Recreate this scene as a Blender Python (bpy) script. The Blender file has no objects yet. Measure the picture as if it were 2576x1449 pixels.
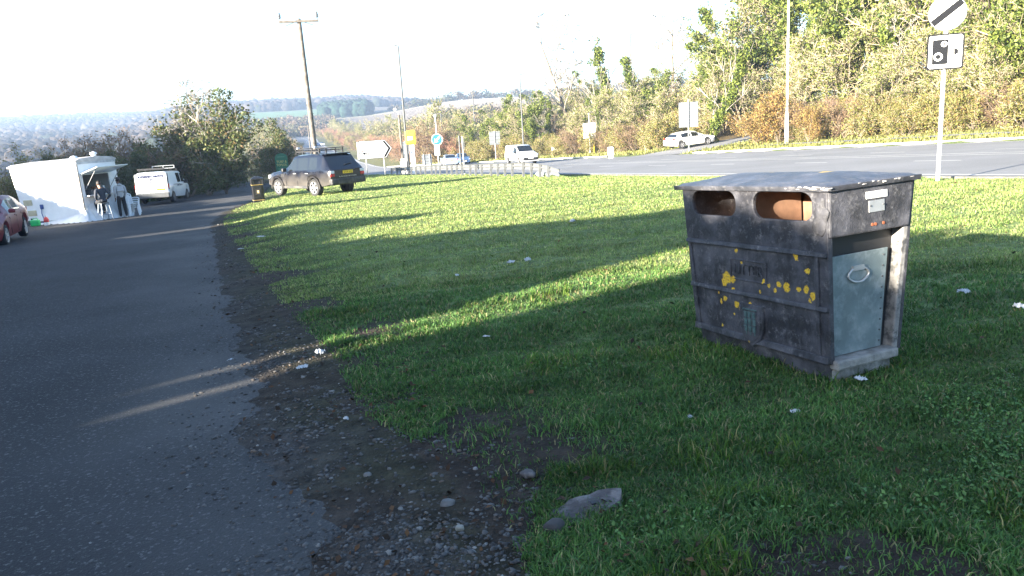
import bpy, bmesh, math, random
import numpy as np
from mathutils import Vector, Matrix, Euler
R = math.radians
PI = math.pi
scn = bpy.context.scene
COL = scn.collection

# ------------------------------------------------------------------ camera, sky, sun, exposure
CZ = 1.55
cd = bpy.data.cameras.new('camera'); cam = bpy.data.objects.new('camera', cd); COL.objects.link(cam)
cd.sensor_width = 36; cd.lens = 1934 / 2576 * 36; cd.clip_start = .05; cd.clip_end = 6000
CM = Matrix.Rotation(R(78), 4, 'X') @ Matrix.Rotation(R(-3.5), 4, 'Z')
cam.matrix_world = Matrix.Translation((0, 0, CZ)) @ CM
scn.camera = cam
SUN_EL = R(13.0)
SUN_AZ = math.atan2(-.78, -.626)           # where the sun stands, measured from +Y towards +X
w = bpy.data.worlds.new('World'); scn.world = w; w.use_nodes = True
nt = w.node_tree; bg = nt.nodes['Background']
sky = nt.nodes.new('ShaderNodeTexSky'); sky.sky_type = 'NISHITA'; sky.sun_disc = False
sky.sun_elevation = SUN_EL; sky.sun_rotation = SUN_AZ; sky.air_density = 1.0; sky.dust_density = 1.2; sky.ozone_density = 3.0
nt.links.new(sky.outputs[0], bg.inputs[0]); bg.inputs[1].default_value = .075
sl = bpy.data.lights.new('sun', 'SUN'); sl.energy = 5.0; sl.angle = R(.5); sl.color = (1, .90, .74)
so = bpy.data.objects.new('sun', sl); COL.objects.link(so)
sd_ = Vector((math.sin(SUN_AZ) * math.cos(SUN_EL), math.cos(SUN_AZ) * math.cos(SUN_EL), math.sin(SUN_EL)))
so.rotation_euler = (-sd_).to_track_quat('-Z', 'Y').to_euler()
vs = scn.view_settings
vs.view_transform = 'Standard'; vs.look = 'None'; vs.gamma = 1; vs.exposure = 2.95
try:
    scn.cycles.max_bounces = 6; scn.cycles.transparent_max_bounces = 8; scn.cycles.volume_bounces = 0
    scn.cycles.diffuse_bounces = 3; scn.cycles.use_denoising = True
except Exception: pass

# ------------------------------------------------------------------ terrain
def ss(a, b, x):
    t = np.clip((np.asarray(x, float) - a) / (b - a), 0, 1); return t * t * (3 - 2 * t)
GE = [(4.5, .2), (2.4, 1.3), (1.0, 1.9), (.1, 2.5), (-.13, 3.44), (-.85, 4.46), (-1.38, 6), (-2.2, 7.8), (-3.55, 11), (-4.7, 13.8), (-7.1, 19.7), (-9.2, 25), (-11, 31), (-12, 36), (-12.9, 41), (-15.5, 50), (-20.5, 68), (-24, 85), (-27, 104)]
REd = [(3.5, -2), (.2, 0), (-.4, 1.6), (-.8, 2.66), (-1.47, 3.97), (-2.8, 7.14), (-4.5, 11.5), (-6.13, 15.2), (-9.2, 24.8), (-11.3, 33), (-13.2, 41), (-15.8, 50), (-20.8, 68), (-26, 92), (-30, 110)]
LEd = [(-22, -14), (-26, -4), (-28, 10), (-29, 22), (-29.5, 32), (-28, 40), (-25.5, 48), (-23.8, 56), (-25, 68), (-31, 92), (-38, 112)]
NE = [(38, -32), (30, -15), (15.5, 7), (11.2, 16.7), (6.9, 29), (2.5, 41.6), (-1.9, 54), (-8, 70), (-15, 88), (-22, 108), (-31, 134)]
FE = [(58, -40), (46, -15), (34, 10), (24.3, 36.2), (15.7, 58.5), (8, 80), (-.5, 104), (-10, 120), (-20.5, 136)]
SR = [(10, 65), (14, 67.5), (20, 70.5), (30, 74), (48, 82)]
FR_R = [(-20.5, 136), (-33, 180), (-48, 240), (-66, 300), (-84, 360), (-98, 415), (-118, 470), (-150, 520)]
FR_L = [(-31, 134), (-43, 178), (-58.5, 238), (-76, 297), (-94, 357), (-109, 413), (-128, 465), (-156, 510)]

def seg_dist(px, py, poly, want_t=False):
    best = np.full(px.shape, 1e9); tt = np.zeros(px.shape); side = np.zeros(px.shape); acc = 0.
    for (ax, ay), (bx, by) in zip(poly[:-1], poly[1:]):
        dx, dy = bx - ax, by - ay; L = math.hypot(dx, dy)
        t = np.clip(((px - ax) * dx + (py - ay) * dy) / (L * L), 0, 1)
        d = np.hypot(px - ax - t * dx, py - ay - t * dy)
        m = d < best
        best = np.where(m, d, best); tt = np.where(m, acc + t * L, tt)
        side = np.where(m, np.sign(dx * (py - ay) - dy * (px - ax)), side)
        acc += L
    return best, side, tt

RT = np.array([0, 100, 180, 260, 350, 430, 520, 700, 900, 1300, 1700, 2600.])
FARC = np.array([-3, -3.5, -4.6, -4.8, -2.2, .3, 3, 15, 29, 52, 54, 40.])
FARR = np.array([-3, -3.4, -2.5, 0, 5, 11, 16, 25.5, 26, 26, 24, 20.])
FARL = np.array([-3, -5, -8, -10, -10, -9, -5, 1, 10, 33, 60, 60.])
def base(x, y):
    x = np.asarray(x, float); y = np.asarray(y, float)
    r = np.hypot(x, y); az = np.degrees(np.arctan2(x, np.maximum(y, 1e-6)))
    pl = .022 * np.clip(x, -70, 60) - .031 * np.clip(y, -40, 150)
    fc = np.interp(r, RT, FARC); fr = np.interp(r, RT, FARR); fl = np.interp(r, RT, FARL)
    wr = ss(-11, -2, az); wl = 1 - ss(-27, -20, az)
    fz = fc * (1 - wr) * (1 - wl) + fr * wr + fl * wl
    k = ss(95, 230, r) * ss(-5, 60, y)
    return pl * (1 - k) + fz * k
_rng = np.random.default_rng(3)
_ph = _rng.uniform(0, 6.28, (10, 2)); _dir = _rng.normal(0, 1, (10, 2)); _dir /= np.linalg.norm(_dir, axis=1)[:, None]
def fnoise(x, y, f):
    s = 0
    for i in range(10):
        s = s + np.sin((x * _dir[i, 0] + y * _dir[i, 1]) * f * (1 + .37 * i) + _ph[i, 0]) / (1 + .5 * i)
    return s / 3.
def zones(x, y):
    x = np.atleast_1d(np.asarray(x, float)); y = np.atleast_1d(np.asarray(y, float))
    dg, sg, _ = seg_dist(x, y, GE); ge = -dg * sg               # + inside the grass island
    dn, sn, _ = seg_dist(x, y, NE); ne = dn * sn                # + on the island side of the near kerb
    df, sf, _ = seg_dist(x, y, FE); fe = -df * sf               # + beyond the far kerb
    dl, sl_, _ = seg_dist(x, y, LEd); le = dl * sl_             # + left of the lay-by
    ds, s2, ts = seg_dist(x, y, SR)
    return ge, ne, fe, le, ds, ts
def H(x, y, full=False):
    x = np.atleast_1d(np.asarray(x, float)); y = np.atleast_1d(np.asarray(y, float))
    b = base(x, y); ge, ne, fe, le, ds, ts = zones(x, y)
    near = y < 128
    wd = np.interp(y, [3, 6, 15, 25, 40], [1.1, .95, .7, .5, .6])
    A = np.interp(y, [3, 6, 10, 18, 60, 90], [-.05, -.05, .05, .2, .2, .05])
    t = ge / wd
    n1 = fnoise(x, y, 3.1) * .012 + fnoise(x, y, 9.) * .007 + fnoise(x + 3, y, 24.) * .006 * (1 - ss(12, 20, y))
    isl = -.03 + .06 * ss(-1.2, -.3, t) + A * ss(-.1, 2.2, ge) * ss(.3, 5, ne) + n1 * ss(-1.5, -.9, t) + .05 * fnoise(x, y, .6) * ss(5.5, 9, y) * ss(.5, 4, ge) * ss(1, 5, ne)
    h = np.where(ge > -2.5, isl, -.04)
    h = np.where(ne < .15, -.05, h)                                  # under the main road
    em = .10 + .02 * np.clip(fe, 0, 7) + .22 * np.clip(fe - 7, 0, 18) + .04 * fnoise(x, y, .7) * ss(1, 4, fe)
    em = em * ss(3.6, 8.5, ds) + (1 - ss(3.6, 8.5, ds)) * (.075 * np.clip(ts - 4, 0, 30) - .05 + .1 * ss(3.3, 3.8, ds))
    h = np.where(fe > 0, em, h)
    lf = .05 + .04 * np.clip(le, 0, 6) + .03 * fnoise(x, y, .8)
    h = np.where(le > 0, np.where(fe > 0, h, lf * ss(0, 1, le) - .04 * (1 - ss(0, 1, le))), h)
    kk = 1 - ss(120, 135, y)
    far = -.06 * (1 - ss(6, 9, np.minimum(seg_dist(x, y, FR_R)[0], seg_dist(x, y, FR_L)[0])))
    z = b + h * kk + far * (1 - kk)
    return z
def Hs(x, y): return float(H(x, y)[0])

def ray(u, v):
    d = Vector(((u - 1288) / 1934, -(v - 724.5) / 1934, -1)); return (CM.to_3x3() @ d)
def G(u, v, t0=2., t1=2500.):
    """ground point seen at (u, v) of the 2576 x 1449 photograph"""
    d = ray(u, v)
    ts = np.exp(np.linspace(math.log(t0), math.log(t1), 900))
    z = CZ + ts * d.z - H(ts * d.x, ts * d.y)
    i = np.argmax(z < 0)
    if z[i] >= 0: return Vector((d.x * 900, d.y * 900, 0))
    a, b = ts[i - 1], ts[i]
    for _ in range(20):
        m = (a + b) / 2
        if CZ + m * d.z - Hs(m * d.x, m * d.y) < 0: b = m
        else: a = m
    return Vector((d.x * b, d.y * b, Hs(d.x * b, d.y * b)))
def at(u, v, Y):
    d = ray(u, v); return Vector((d.x * Y / d.y, Y, CZ + d.z * Y / d.y))

# ------------------------------------------------------------------ helpers
def tag(o, label=None, cat=None, group=None, kind=None):
    if label: o['label'] = label
    if cat: o['category'] = cat
    if group: o['group'] = group
    if kind: o['kind'] = kind
    return o
def empty(name, loc, rz=0, label=None, cat=None, group=None, rot=None):
    o = bpy.data.objects.new(name, None); COL.objects.link(o); o.empty_display_size = .2
    o.location = loc; o.rotation_euler = rot if rot else (0, 0, rz)
    return tag(o, label, cat, group)
def newmesh(name, verts, faces, mats=(), smooth=False):
    me = bpy.data.meshes.new(name)
    me.from_pydata([tuple(v) for v in verts], [], faces)
    for m in mats: me.materials.append(m)
    if smooth: me.shade_smooth()
    me.update(); return me
def link(name, me, parent=None):
    o = bpy.data.objects.new(name, me); COL.objects.link(o)
    if parent: o.parent = parent
    return o
def npmesh(name, V, quads=None, tris=None, cols=None, mats=(), mi=None):
    """big meshes from numpy arrays"""
    me = bpy.data.meshes.new(name)
    nq = 0 if quads is None else len(quads); ntr = 0 if tris is None else len(tris)
    me.vertices.add(len(V)); me.vertices.foreach_set('co', np.asarray(V, np.float32).ravel())
    idx = []
    if nq: idx.append(np.asarray(quads).ravel())
    if ntr: idx.append(np.asarray(tris).ravel())
    idx = np.concatenate(idx).astype(np.int32)
    me.loops.add(len(idx)); me.loops.foreach_set('vertex_index', idx)
    st = np.concatenate([np.arange(nq) * 4, nq * 4 + np.arange(ntr) * 3]).astype(np.int32)
    me.polygons.add(nq + ntr); me.polygons.foreach_set('loop_start', st)
    for m in mats: me.materials.append(m)
    if mi is not None: me.polygons.foreach_set('material_index', np.asarray(mi, np.int32))
    if cols is not None:
        a = me.color_attributes.new('col', 'FLOAT_COLOR', 'POINT')
        c = np.ones((len(V), 4), np.float32); c[:, :3] = cols
        a.data.foreach_set('color', c.ravel())
    me.update(calc_edges=True); me.validate()
    return me

class MB:
    def __init__(s): s.v = []; s.f = []
    def add(s, V, F, mat=None):
        o = len(s.v)
        s.v += [tuple(mat @ Vector(p)) if mat is not None else tuple(p) for p in V]
        s.f += [tuple(i + o for i in f) for f in F]; return s
    def box(s, c, d, rot=None):
        x, y, z = d[0] / 2, d[1] / 2, d[2] / 2
        V = [(-x, -y, -z), (x, -y, -z), (x, y, -z), (-x, y, -z), (-x, -y, z), (x, -y, z), (x, y, z), (-x, y, z)]
        F = [(3, 2, 1, 0), (4, 5, 6, 7), (0, 1, 5, 4), (1, 2, 6, 5), (2, 3, 7, 6), (3, 0, 4, 7)]
        m = Matrix.Translation(c) @ (Euler(rot).to_matrix().to_4x4() if rot else Matrix())
        return s.add(V, F, m)
    def hexa(s, b, t):
        return s.add(list(b) + list(t), [(3, 2, 1, 0), (4, 5, 6, 7), (0, 1, 5, 4), (1, 2, 6, 5), (2, 3, 7, 6), (3, 0, 4, 7)])
    def cyl(s, p0, p1, r0, r1=None, n=12, caps=True):
        r1 = r0 if r1 is None else r1
        p0, p1 = Vector(p0), Vector(p1); d = (p1 - p0).normalized()
        a = d.orthogonal().normalized(); b = d.cross(a); V = []
        for p, r in ((p0, r0), (p1, r1)):
            V += [p + (a * math.cos(2 * PI * i / n) + b * math.sin(2 * PI * i / n)) * r for i in range(n)]
        F = [(i, (i + 1) % n, n + (i + 1) % n, n + i) for i in range(n)]
        if caps: F += [tuple(range(n - 1, -1, -1)), tuple(range(n, 2 * n))]
        return s.add(V, F)
    def tube(s, pts, r, n=8):
        pts = [Vector(p) for p in pts]
        rs = r if hasattr(r, '__len__') else [r] * len(pts)
        V = []; up = None
        for i, p in enumerate(pts):
            d = (pts[min(i + 1, len(pts) - 1)] - pts[max(i - 1, 0)]).normalized()
            a = d.orthogonal().normalized() if up is None else (up - d * up.dot(d)).normalized()
            up = a; b = d.cross(a)
            V += [p + (a * math.cos(2 * PI * k / n) + b * math.sin(2 * PI * k / n)) * rs[i] for k in range(n)]
        F = [(i * n + k, i * n + (k + 1) % n, (i + 1) * n + (k + 1) % n, (i + 1) * n + k) for i in range(len(pts) - 1) for k in range(n)]
        F += [tuple(range(n - 1, -1, -1)), tuple(range((len(pts) - 1) * n, len(pts) * n))]
        return s.add(V, F)
    def lathe(s, prof, n=24, mat=None, close=False):
        V = [(r * math.cos(2 * PI * k / n), r * math.sin(2 * PI * k / n), z) for r, z in prof for k in range(n)]
        m = len(prof)
        F = [(i * n + k, i * n + (k + 1) % n, ((i + 1) % m) * n + (k + 1) % n, ((i + 1) % m) * n + k) for i in range(m if close else m - 1) for k in range(n)]
        if not close: F += [tuple(range(n - 1, -1, -1)), tuple(range((m - 1) * n, m * n))]
        return s.add(V, F, mat)
    def prism(s, poly, h, mat=None):
        n = len(poly)
        V = [(x, y, 0) for x, y in poly] + [(x, y, h) for x, y in poly]
        F = [tuple(range(n - 1, -1, -1)), tuple(range(n, 2 * n))] + [(i, (i + 1) % n, n + (i + 1) % n, n + i) for i in range(n)]
        return s.add(V, F, mat)
    def build(s, name, mat, parent=None, bevel=0, smooth=False, seg=2):
        me = newmesh(name, s.v, s.f, mat if isinstance(mat, (list, tuple)) else (mat,))
        o = link(name, me, parent)
        if bevel:
            b = o.modifiers.new('bevel', 'BEVEL'); b.width = bevel; b.segments = seg; b.limit_method = 'ANGLE'; b.angle_limit = R(35)
        if smooth: me.shade_smooth(); 
        if smooth == 'auto': autosmooth(o)
        return o
def autosmooth(o, ang=40):
    me = o.data; me.shade_smooth()
    bm = bmesh.new(); bm.from_mesh(me); bmesh.ops.recalc_face_normals(bm, faces=bm.faces)
    for e in bm.edges:
        if len(e.link_faces) == 2 and e.calc_face_angle(0) > R(ang): e.smooth = False
    bm.to_mesh(me); bm.free()
def rrect(w, h, r, n=4, cx=0, cy=0):
    P = []
    for sx, sy, a in ((1, 1, 0), (-1, 1, 90), (-1, -1, 180), (1, -1, 270)):
        for i in range(n + 1):
            t = R(a + 90 * i / n); P.append((cx + sx * (w / 2 - r) + r * math.cos(t), cy + sy * (h / 2 - r) + r * math.sin(t)))
    return P
def circ(r, n=32, cx=0, cy=0): return [(cx + r * math.cos(2 * PI * i / n), cy + r * math.sin(2 * PI * i / n)) for i in range(n)]
def text(body, size, mat, parent, loc, rot, name='lettering', ext=.002, align='CENTER', sx=1, bold=0.):
    c = bpy.data.curves.new(name, 'FONT'); c.body = body; c.size = size; c.extrude = ext; c.align_x = align; c.align_y = 'CENTER'; c.offset = bold
    c.materials.append(mat); c.resolution_u = 2
    tmp = bpy.data.objects.new(name, c); COL.objects.link(tmp)
    me = bpy.data.meshes.new_from_object(tmp.evaluated_get(bpy.context.evaluated_depsgraph_get()))
    bpy.data.objects.remove(tmp); me.name = name
    o = link(name, me, parent); o.location = loc; o.rotation_euler = rot; o.scale = (sx, 1, 1)
    return o
def copy_thing(o, loc, rz, label=None, scale=None):
    def rec(a, p):
        c = a.copy(); COL.objects.link(c); c.parent = p
        for ch in a.children: rec(ch, c)
        return c
    c = rec(o, None); c.location = loc; c.rotation_euler = (0, 0, rz)
    if label: c['label'] = label
    if scale: c.scale = scale
    return c

# ------------------------------------------------------------------ materials
def M(name, col, rough=.6, metal=0, var=.12, vs_=6., bump=0, bs=60., coat=0, spec=.5, attr=False, trans=0, det=4, dirt=None, emit=0):
    m = bpy.data.materials.new(name); m.use_nodes = True; t = m.node_tree; N = t.nodes; L = t.links
    p = N['Principled BSDF']; p.inputs['Roughness'].default_value = rough; p.inputs['Metallic'].default_value = metal
    p.inputs['Coat Weight'].default_value = coat; p.inputs['Specular IOR Level'].default_value = spec; p.inputs['Coat Roughness'].default_value = .06
    tc = N.new('ShaderNodeTexCoord'); src = None
    if attr:
        a = N.new('ShaderNodeAttribute'); a.attribute_name = 'col'; src = a.outputs['Color']
    else:
        rgb = N.new('ShaderNodeRGB'); rgb.outputs[0].default_value = (*col, 1); src = rgb.outputs[0]
    if var:
        nz = N.new('ShaderNodeTexNoise'); nz.inputs['Scale'].default_value = vs_; nz.inputs['Detail'].default_value = det
        L.new(tc.outputs['Object'], nz.inputs['Vector'])
        mr = N.new('ShaderNodeMapRange'); mr.inputs[1].default_value = .3; mr.inputs[2].default_value = .7
        mr.inputs[3].default_value = 1 - var; mr.inputs[4].default_value = 1 + var
        L.new(nz.outputs[0], mr.inputs[0])
        mx = N.new('ShaderNodeVectorMath'); mx.operation = 'SCALE'
        L.new(src, mx.inputs[0]); L.new(mr.outputs[0], mx.inputs['Scale']); src = mx.outputs[0]
    if dirt:                                            # (colour, scale, threshold, softness): wear in patches
        dc, dsx, th, sf = dirt
        nz = N.new('ShaderNodeTexNoise'); nz.inputs['Scale'].default_value = dsx; nz.inputs['Detail'].default_value = 8; nz.inputs['Roughness'].default_value = .65
        L.new(tc.outputs['Object'], nz.inputs['Vector'])
        mr = N.new('ShaderNodeMapRange'); mr.inputs[1].default_value = th - sf; mr.inputs[2].default_value = th + sf
        L.new(nz.outputs[0], mr.inputs[0])
        mx = N.new('ShaderNodeMix'); mx.data_type = 'RGBA'
        L.new(mr.outputs[0], mx.inputs[0]); L.new(src, mx.inputs[6]); mx.inputs[7].default_value = (*dc, 1); src = mx.outputs[2]
    L.new(src, p.inputs['Base Color'])
    if trans:
        tr = N.new('ShaderNodeBsdfTranslucent'); L.new(src, tr.inputs[0])
        ms = N.new('ShaderNodeMixShader'); ms.inputs[0].default_value = trans
        L.new(p.outputs[0], ms.inputs[1]); L.new(tr.outputs[0], ms.inputs[2]); L.new(ms.outputs[0], N['Material Output'].inputs[0])
    if bump:
        nb = N.new('ShaderNodeTexNoise'); nb.inputs['Scale'].default_value = bs; nb.inputs['Detail'].default_value = 6
        L.new(tc.outputs['Object'], nb.inputs['Vector'])
        b = N.new('ShaderNodeBump'); b.inputs['Strength'].default_value = 1; b.inputs['Distance'].default_value = bump
        L.new(nb.outputs[0], b.inputs['Height']); L.new(b.outputs[0], p.inputs['Normal'])
    return m
m_white = M('white_paint', (.80, .80, .79), .4, var=.05, coat=.3)
m_signwhite = M('sign_white', (.80, .80, .78), .45, var=.03)
m_black = M('black', (.018, .018, .02), .5, var=.1)
m_blackmark = M('sign_black', (.005, .005, .006), .85, var=.05, spec=.1)
m_slash = M('sign_slash', (.013, .014, .017), .85, var=.05, spec=.1)
m_grey = M('galvanised', (.42, .43, .44), .45, metal=.6, var=.12, vs_=12)
m_greypaint = M('grey_post', (.07, .074, .078), .5, var=.1)
m_dgrey = M('dark_grey', (.08, .085, .09), .5, var=.1)
m_signback = M('sign_back_grey', (.13, .145, .16), .5, var=.1)
m_rubber = M('rubber', (.02, .02, .021), .8, var=.2)
m_alloy = M('alloy', (.55, .55, .56), .35, metal=.7, var=.1)
m_glass = M('tinted_glass', (.012, .014, .016), .04, var=0, spec=.8)
m_plasticw = M('white_plastic', (.78, .80, .82), .35, var=.04)
m_red = M('red_lens', (.45, .02, .02), .15, var=.05, coat=.6)
m_lampglass = M('lamp_glass', (.6, .62, .65), .08, var=.05, coat=.8)
m_yellowplate = M('plate_yellow', (.80, .55, .03), .4, var=.03)
m_yellow = M('camera_yellow', (.80, .60, .05), .4, var=.06)
m_blue = M('sign_blue', (.02, .13, .55), .4, var=.05)
m_gold = M('gold_band', (.55, .38, .12), .35, metal=.5, var=.1)
m_signred = M('sign_red', (.55, .03, .03), .4, var=.05)
m_green = M('sign_green', (.01, .14, .07), .45, var=.1)
m_signyellow = M('sign_gold', (.70, .62, .20), .5, var=.05)
m_wood = M('weathered_wood', (.12, .105, .09), .85, var=.35, vs_=3., bump=.01, bs=25, dirt=((.20, .185, .17), 6, .58, .1))
m_skin = M('skin', (.42, .25, .17), .5, var=.06)
m_skin2 = M('skin_dark', (.16, .08, .05), .5, var=.06)
m_hair = M('hair', (.018, .014, .012), .6, var=.2)
m_hoodie = M('grey_hoodie', (.42, .43, .45), .9, var=.1, vs_=20)
m_jacket = M('dark_jacket', (.035, .04, .055), .8, var=.2, vs_=15)
m_jeans = M('dark_trousers', (.018, .02, .026), .85, var=.2, vs_=20)
m_kerb = M('kerb_concrete', (.48, .46, .42), .8, var=.2, vs_=2.5, bump=.004)
m_concrete = M('concrete', (.28, .27, .25), .85, var=.3, vs_=9, bump=.008, bs=45, dirt=((.12, .12, .11), 7, .56, .1))

# ------------------------------------------------------------------ ground sheet
def axis(lo, d0, d1, hi, step, g):
    a = list(np.arange(d0, d1 + 1e-6, step)); s = step; x = d1
    while x < hi: s = min(s * g, 60); x += s; a.append(x)
    s = step; x = d0
    while x > lo: s = min(s * g, 60); x -= s; a.insert(0, x)
    return np.array(a)
XS = axis(-1500, -7, 4.6, 1500, .07, 1.07); YS = axis(-120, 1.2, 8, 2600, .07, 1.04)
gx, gy = np.meshgrid(XS, YS); X = gx.ravel(); Y = gy.ravel(); Z = H(X, Y)
ge, ne, fe, le, ds_, ts_ = zones(X, Y)
rr = np.hypot(X, Y); az = np.degrees(np.arctan2(X, np.maximum(Y, 1e-6)))
wd = np.interp(Y, [3, 6, 15, 25, 40], [1.1, .95, .7, .5, .6])
bare = ss(.22, .42, fnoise(X + 7, Y * .8, 2.2) - .16 * ge + ss(-.3, .3, fnoise(X, Y, 7)) * .25) * (1 - ss(.35, 1.1, ge))
mud = 1 - ss(.7, 1.2, np.hypot((X - 1.05) / .62, (Y - 2.42) / .27) + .3 * fnoise(X, Y, 8))
bare = np.maximum(bare, mud)      # worn soil near the edge
GR = np.array([.055, .080, .024]); SOIL = np.array([.040, .030, .023]); DIRT = np.array([.066, .058, .053])
VERGE = np.array([.14, .15, .05]); LITTER = np.array([.10, .075, .04])
C = np.tile(GR, (len(X), 1))
def mix(C, c, k): return C * (1 - k[:, None]) + np.asarray(c) * k[:, None]
C = mix(C, [.14, .18, .07], ss(3, 9, rr) * ss(.6, 1.6, ge))  # the far lawn's sunlit brightness is mixed into the ground colour
C = mix(C, SOIL, np.clip(bare, 0, 1) * (ge > -.2))
C = mix(C, SOIL, (1 - ss(.05, .5, ge + .15 * fnoise(X, Y, 5))) * .85)
DD = DIRT[None] * (1 - ss(3.4, 5.5, rr))[:, None] + np.array([.038, .034, .030])[None] * ss(3.4, 5.5, rr)[:, None]
C = mix(C, DD, 1 - ss(-.75, -.25, ge / wd + .3 * fnoise(X, Y, 4)))
C = mix(C, SOIL, .8 * ss(-.1, .7, fnoise(X, Y, 2.6)) * (ge < 0) * (ge > -2))
C = mix(C, VERGE, ss(0, .5, fe))
C = mix(C, LITTER, ss(6.5, 8.5, fe))
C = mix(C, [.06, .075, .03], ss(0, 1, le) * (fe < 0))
k = ss(105, 150, rr)
F = np.tile(np.array([.13, .13, .06]), (len(X), 1))
F = mix(F, [.13, .115, .095], ss(700, 800, rr))
F = mix(F, [.09, .15, .075], ss(655, 690, rr) * (1 - ss(930, 990, rr)) * ss(-22, -21, az) * (1 - ss(-12.6, -12.2, az)))
F = mix(F, [.055, .040, .034], ss(395, 425, rr) * (1 - ss(690, 720, rr)) * ss(-13, -12, az) * (1 - ss(2, 6, az)))
F = mix(F, [.12, .115, .10], (1 - ss(-24, -21, az)) * ss(300, 500, rr))
F = mix(F, [.09, .13, .08], (1 - ss(-24, -21, az)) * ss(1000, 1040, rr) * (1 - ss(1120, 1160, rr)) * ss(-32, -31, az))
C = mix(C, F, k)
nx, ny = len(XS), len(YS)
ii = (np.arange(ny - 1)[:, None] * nx + np.arange(nx - 1)[None, :]).ravel()
Q = np.stack([ii, ii + 1, ii + nx + 1, ii + nx], 1)
m_ground = M('ground_soil', (1, 1, 1), .95, attr=True, var=.45, vs_=9., det=12, bump=.03, bs=34, spec=.15)
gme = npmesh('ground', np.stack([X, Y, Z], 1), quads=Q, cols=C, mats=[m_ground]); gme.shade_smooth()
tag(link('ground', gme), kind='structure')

# ------------------------------------------------------------------ roads
def resample(poly, n):
    P = np.array(poly, float); s = np.r_[0, np.cumsum(np.hypot(*np.diff(P, axis=0).T))]
    t = np.linspace(0, s[-1], n); return np.stack([np.interp(t, s, P[:, 0]), np.interp(t, s, P[:, 1])], 1)
def strip(name, A, B, na, nb, mat, dz=0., zf=base, parent=None, kind='structure', colf=None):
    a = resample(A, na); b = resample(B, na); t = np.linspace(0, 1, nb)
    P = a[:, None, :] * (1 - t)[None, :, None] + b[:, None, :] * t[None, :, None]
    x, y = P[..., 0].ravel(), P[..., 1].ravel()
    i = (np.arange(na - 1)[:, None] * nb + np.arange(nb - 1)[None, :]).ravel()
    me = npmesh(name, np.stack([x, y, zf(x, y) + dz], 1), quads=np.stack([i, i + 1, i + nb + 1, i + nb], 1), mats=[mat], cols=colf(x, y) if colf else None); me.shade_smooth()
    o = link(name, me, parent)
    return tag(o, kind=kind) if kind else o
m_lay = M('layby_asphalt', (.030, .030, .032), .9, attr=True, var=.30, vs_=.8, det=12, bump=.012, bs=75, spec=.3, dirt=((.13, .127, .122), 42, .61, .05))
m_main = M('road_asphalt', (.185, .185, .19), .85, var=.15, vs_=.3, det=9, bump=.003, bs=90, spec=.3, dirt=((.27, .265, .26), 40, .6, .08))
m_line = M('road_paint', (.62, .61, .58), .7, var=.1, vs_=3, dirt=((.25, .25, .25), 9, .62, .06))
def lay_right(dx):
    return [(x + dx, y) for x, y in REd]
def lay_col(x, y):
    d = seg_dist(x, y, REd)[0]; k = np.exp(-(d / (.45 + .05 * y)) ** 2) * (.45 + .9 * np.clip(fnoise(x, y, 1.3) + .4, 0, 1)) + .25 * ss(.1, .6, fnoise(x * .5, y * .35, .9))
    k = np.clip(k, 0, 1)[:, None]; return np.array([.022, .022, .0245]) * (1 - k) + np.array([.060, .058, .057]) * k
strip('layby_road', LEd, lay_right(.75), 420, 130, m_lay, colf=lay_col)
strip('main_road', NE, FE, 120, 18, m_main)
def frz(x, y): return H(x, y) + .06
strip('far_road', [(-31, 134)] + FR_L[1:], [(-20.5, 136)] + FR_R[1:], 120, 8, m_main, .004, zf=base)
def side_z(x, y): return H(x, y) + .055
def offset(poly, d):
    P = np.array(resample(poly, 60)); T = np.gradient(P, axis=0); T /= np.linalg.norm(T, axis=1)[:, None]
    return [tuple(p) for p in P + np.stack([-T[:, 1], T[:, 0]], 1) * d]
strip('side_road', offset(SR, 3.0), offset(SR, -3.0), 60, 8, m_main, .0, zf=lambda x, y: np.maximum(side_z(x, y), base(x, y) + .012))
# kerbs: a real step along the far side, and a low one on the island side
def kerb(name, poly, wv, h0, h1, off=0, n=160, skip=None):
    a = np.array(offset(poly, off)); b = np.array(offset(poly, off + wv)); a = resample(a, n); b = resample(b, n)
    V = []; Fc = []; za = base(a[:, 0], a[:, 1]); zb = base(b[:, 0], b[:, 1])
    for i in range(n):
        V += [(*a[i], za[i] + h0), (*a[i], za[i] + h1), (*b[i], zb[i] + h1), (*b[i], zb[i] + h0)]
    for i in range(n - 1):
        if skip and skip(a[i]): continue
        o = i * 4
        for k in range(4): Fc.append((o + k, o + (k + 1) % 4, o + 4 + (k + 1) % 4, o + 4 + k))
    me = newmesh(name, V, Fc, [m_kerb]); tag(link(name, me), kind='structure')
kerb('far_kerb', FE[1:], -.32, -.1, .14, skip=lambda p: 60.2 < p[1] < 74.5 and 8 < p[0] < 17)
m_kerb = M('old_kerb', (.13, .125, .115), .9, var=.3)
kerb('near_kerb', NE[1:8], .18, -.1, .06)
# footpath behind the far verge
strip('footpath', offset(FE[1:5], -3.6), offset(FE[1:5], -5.0), 80, 4, m_main, .06, zf=H)
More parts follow.
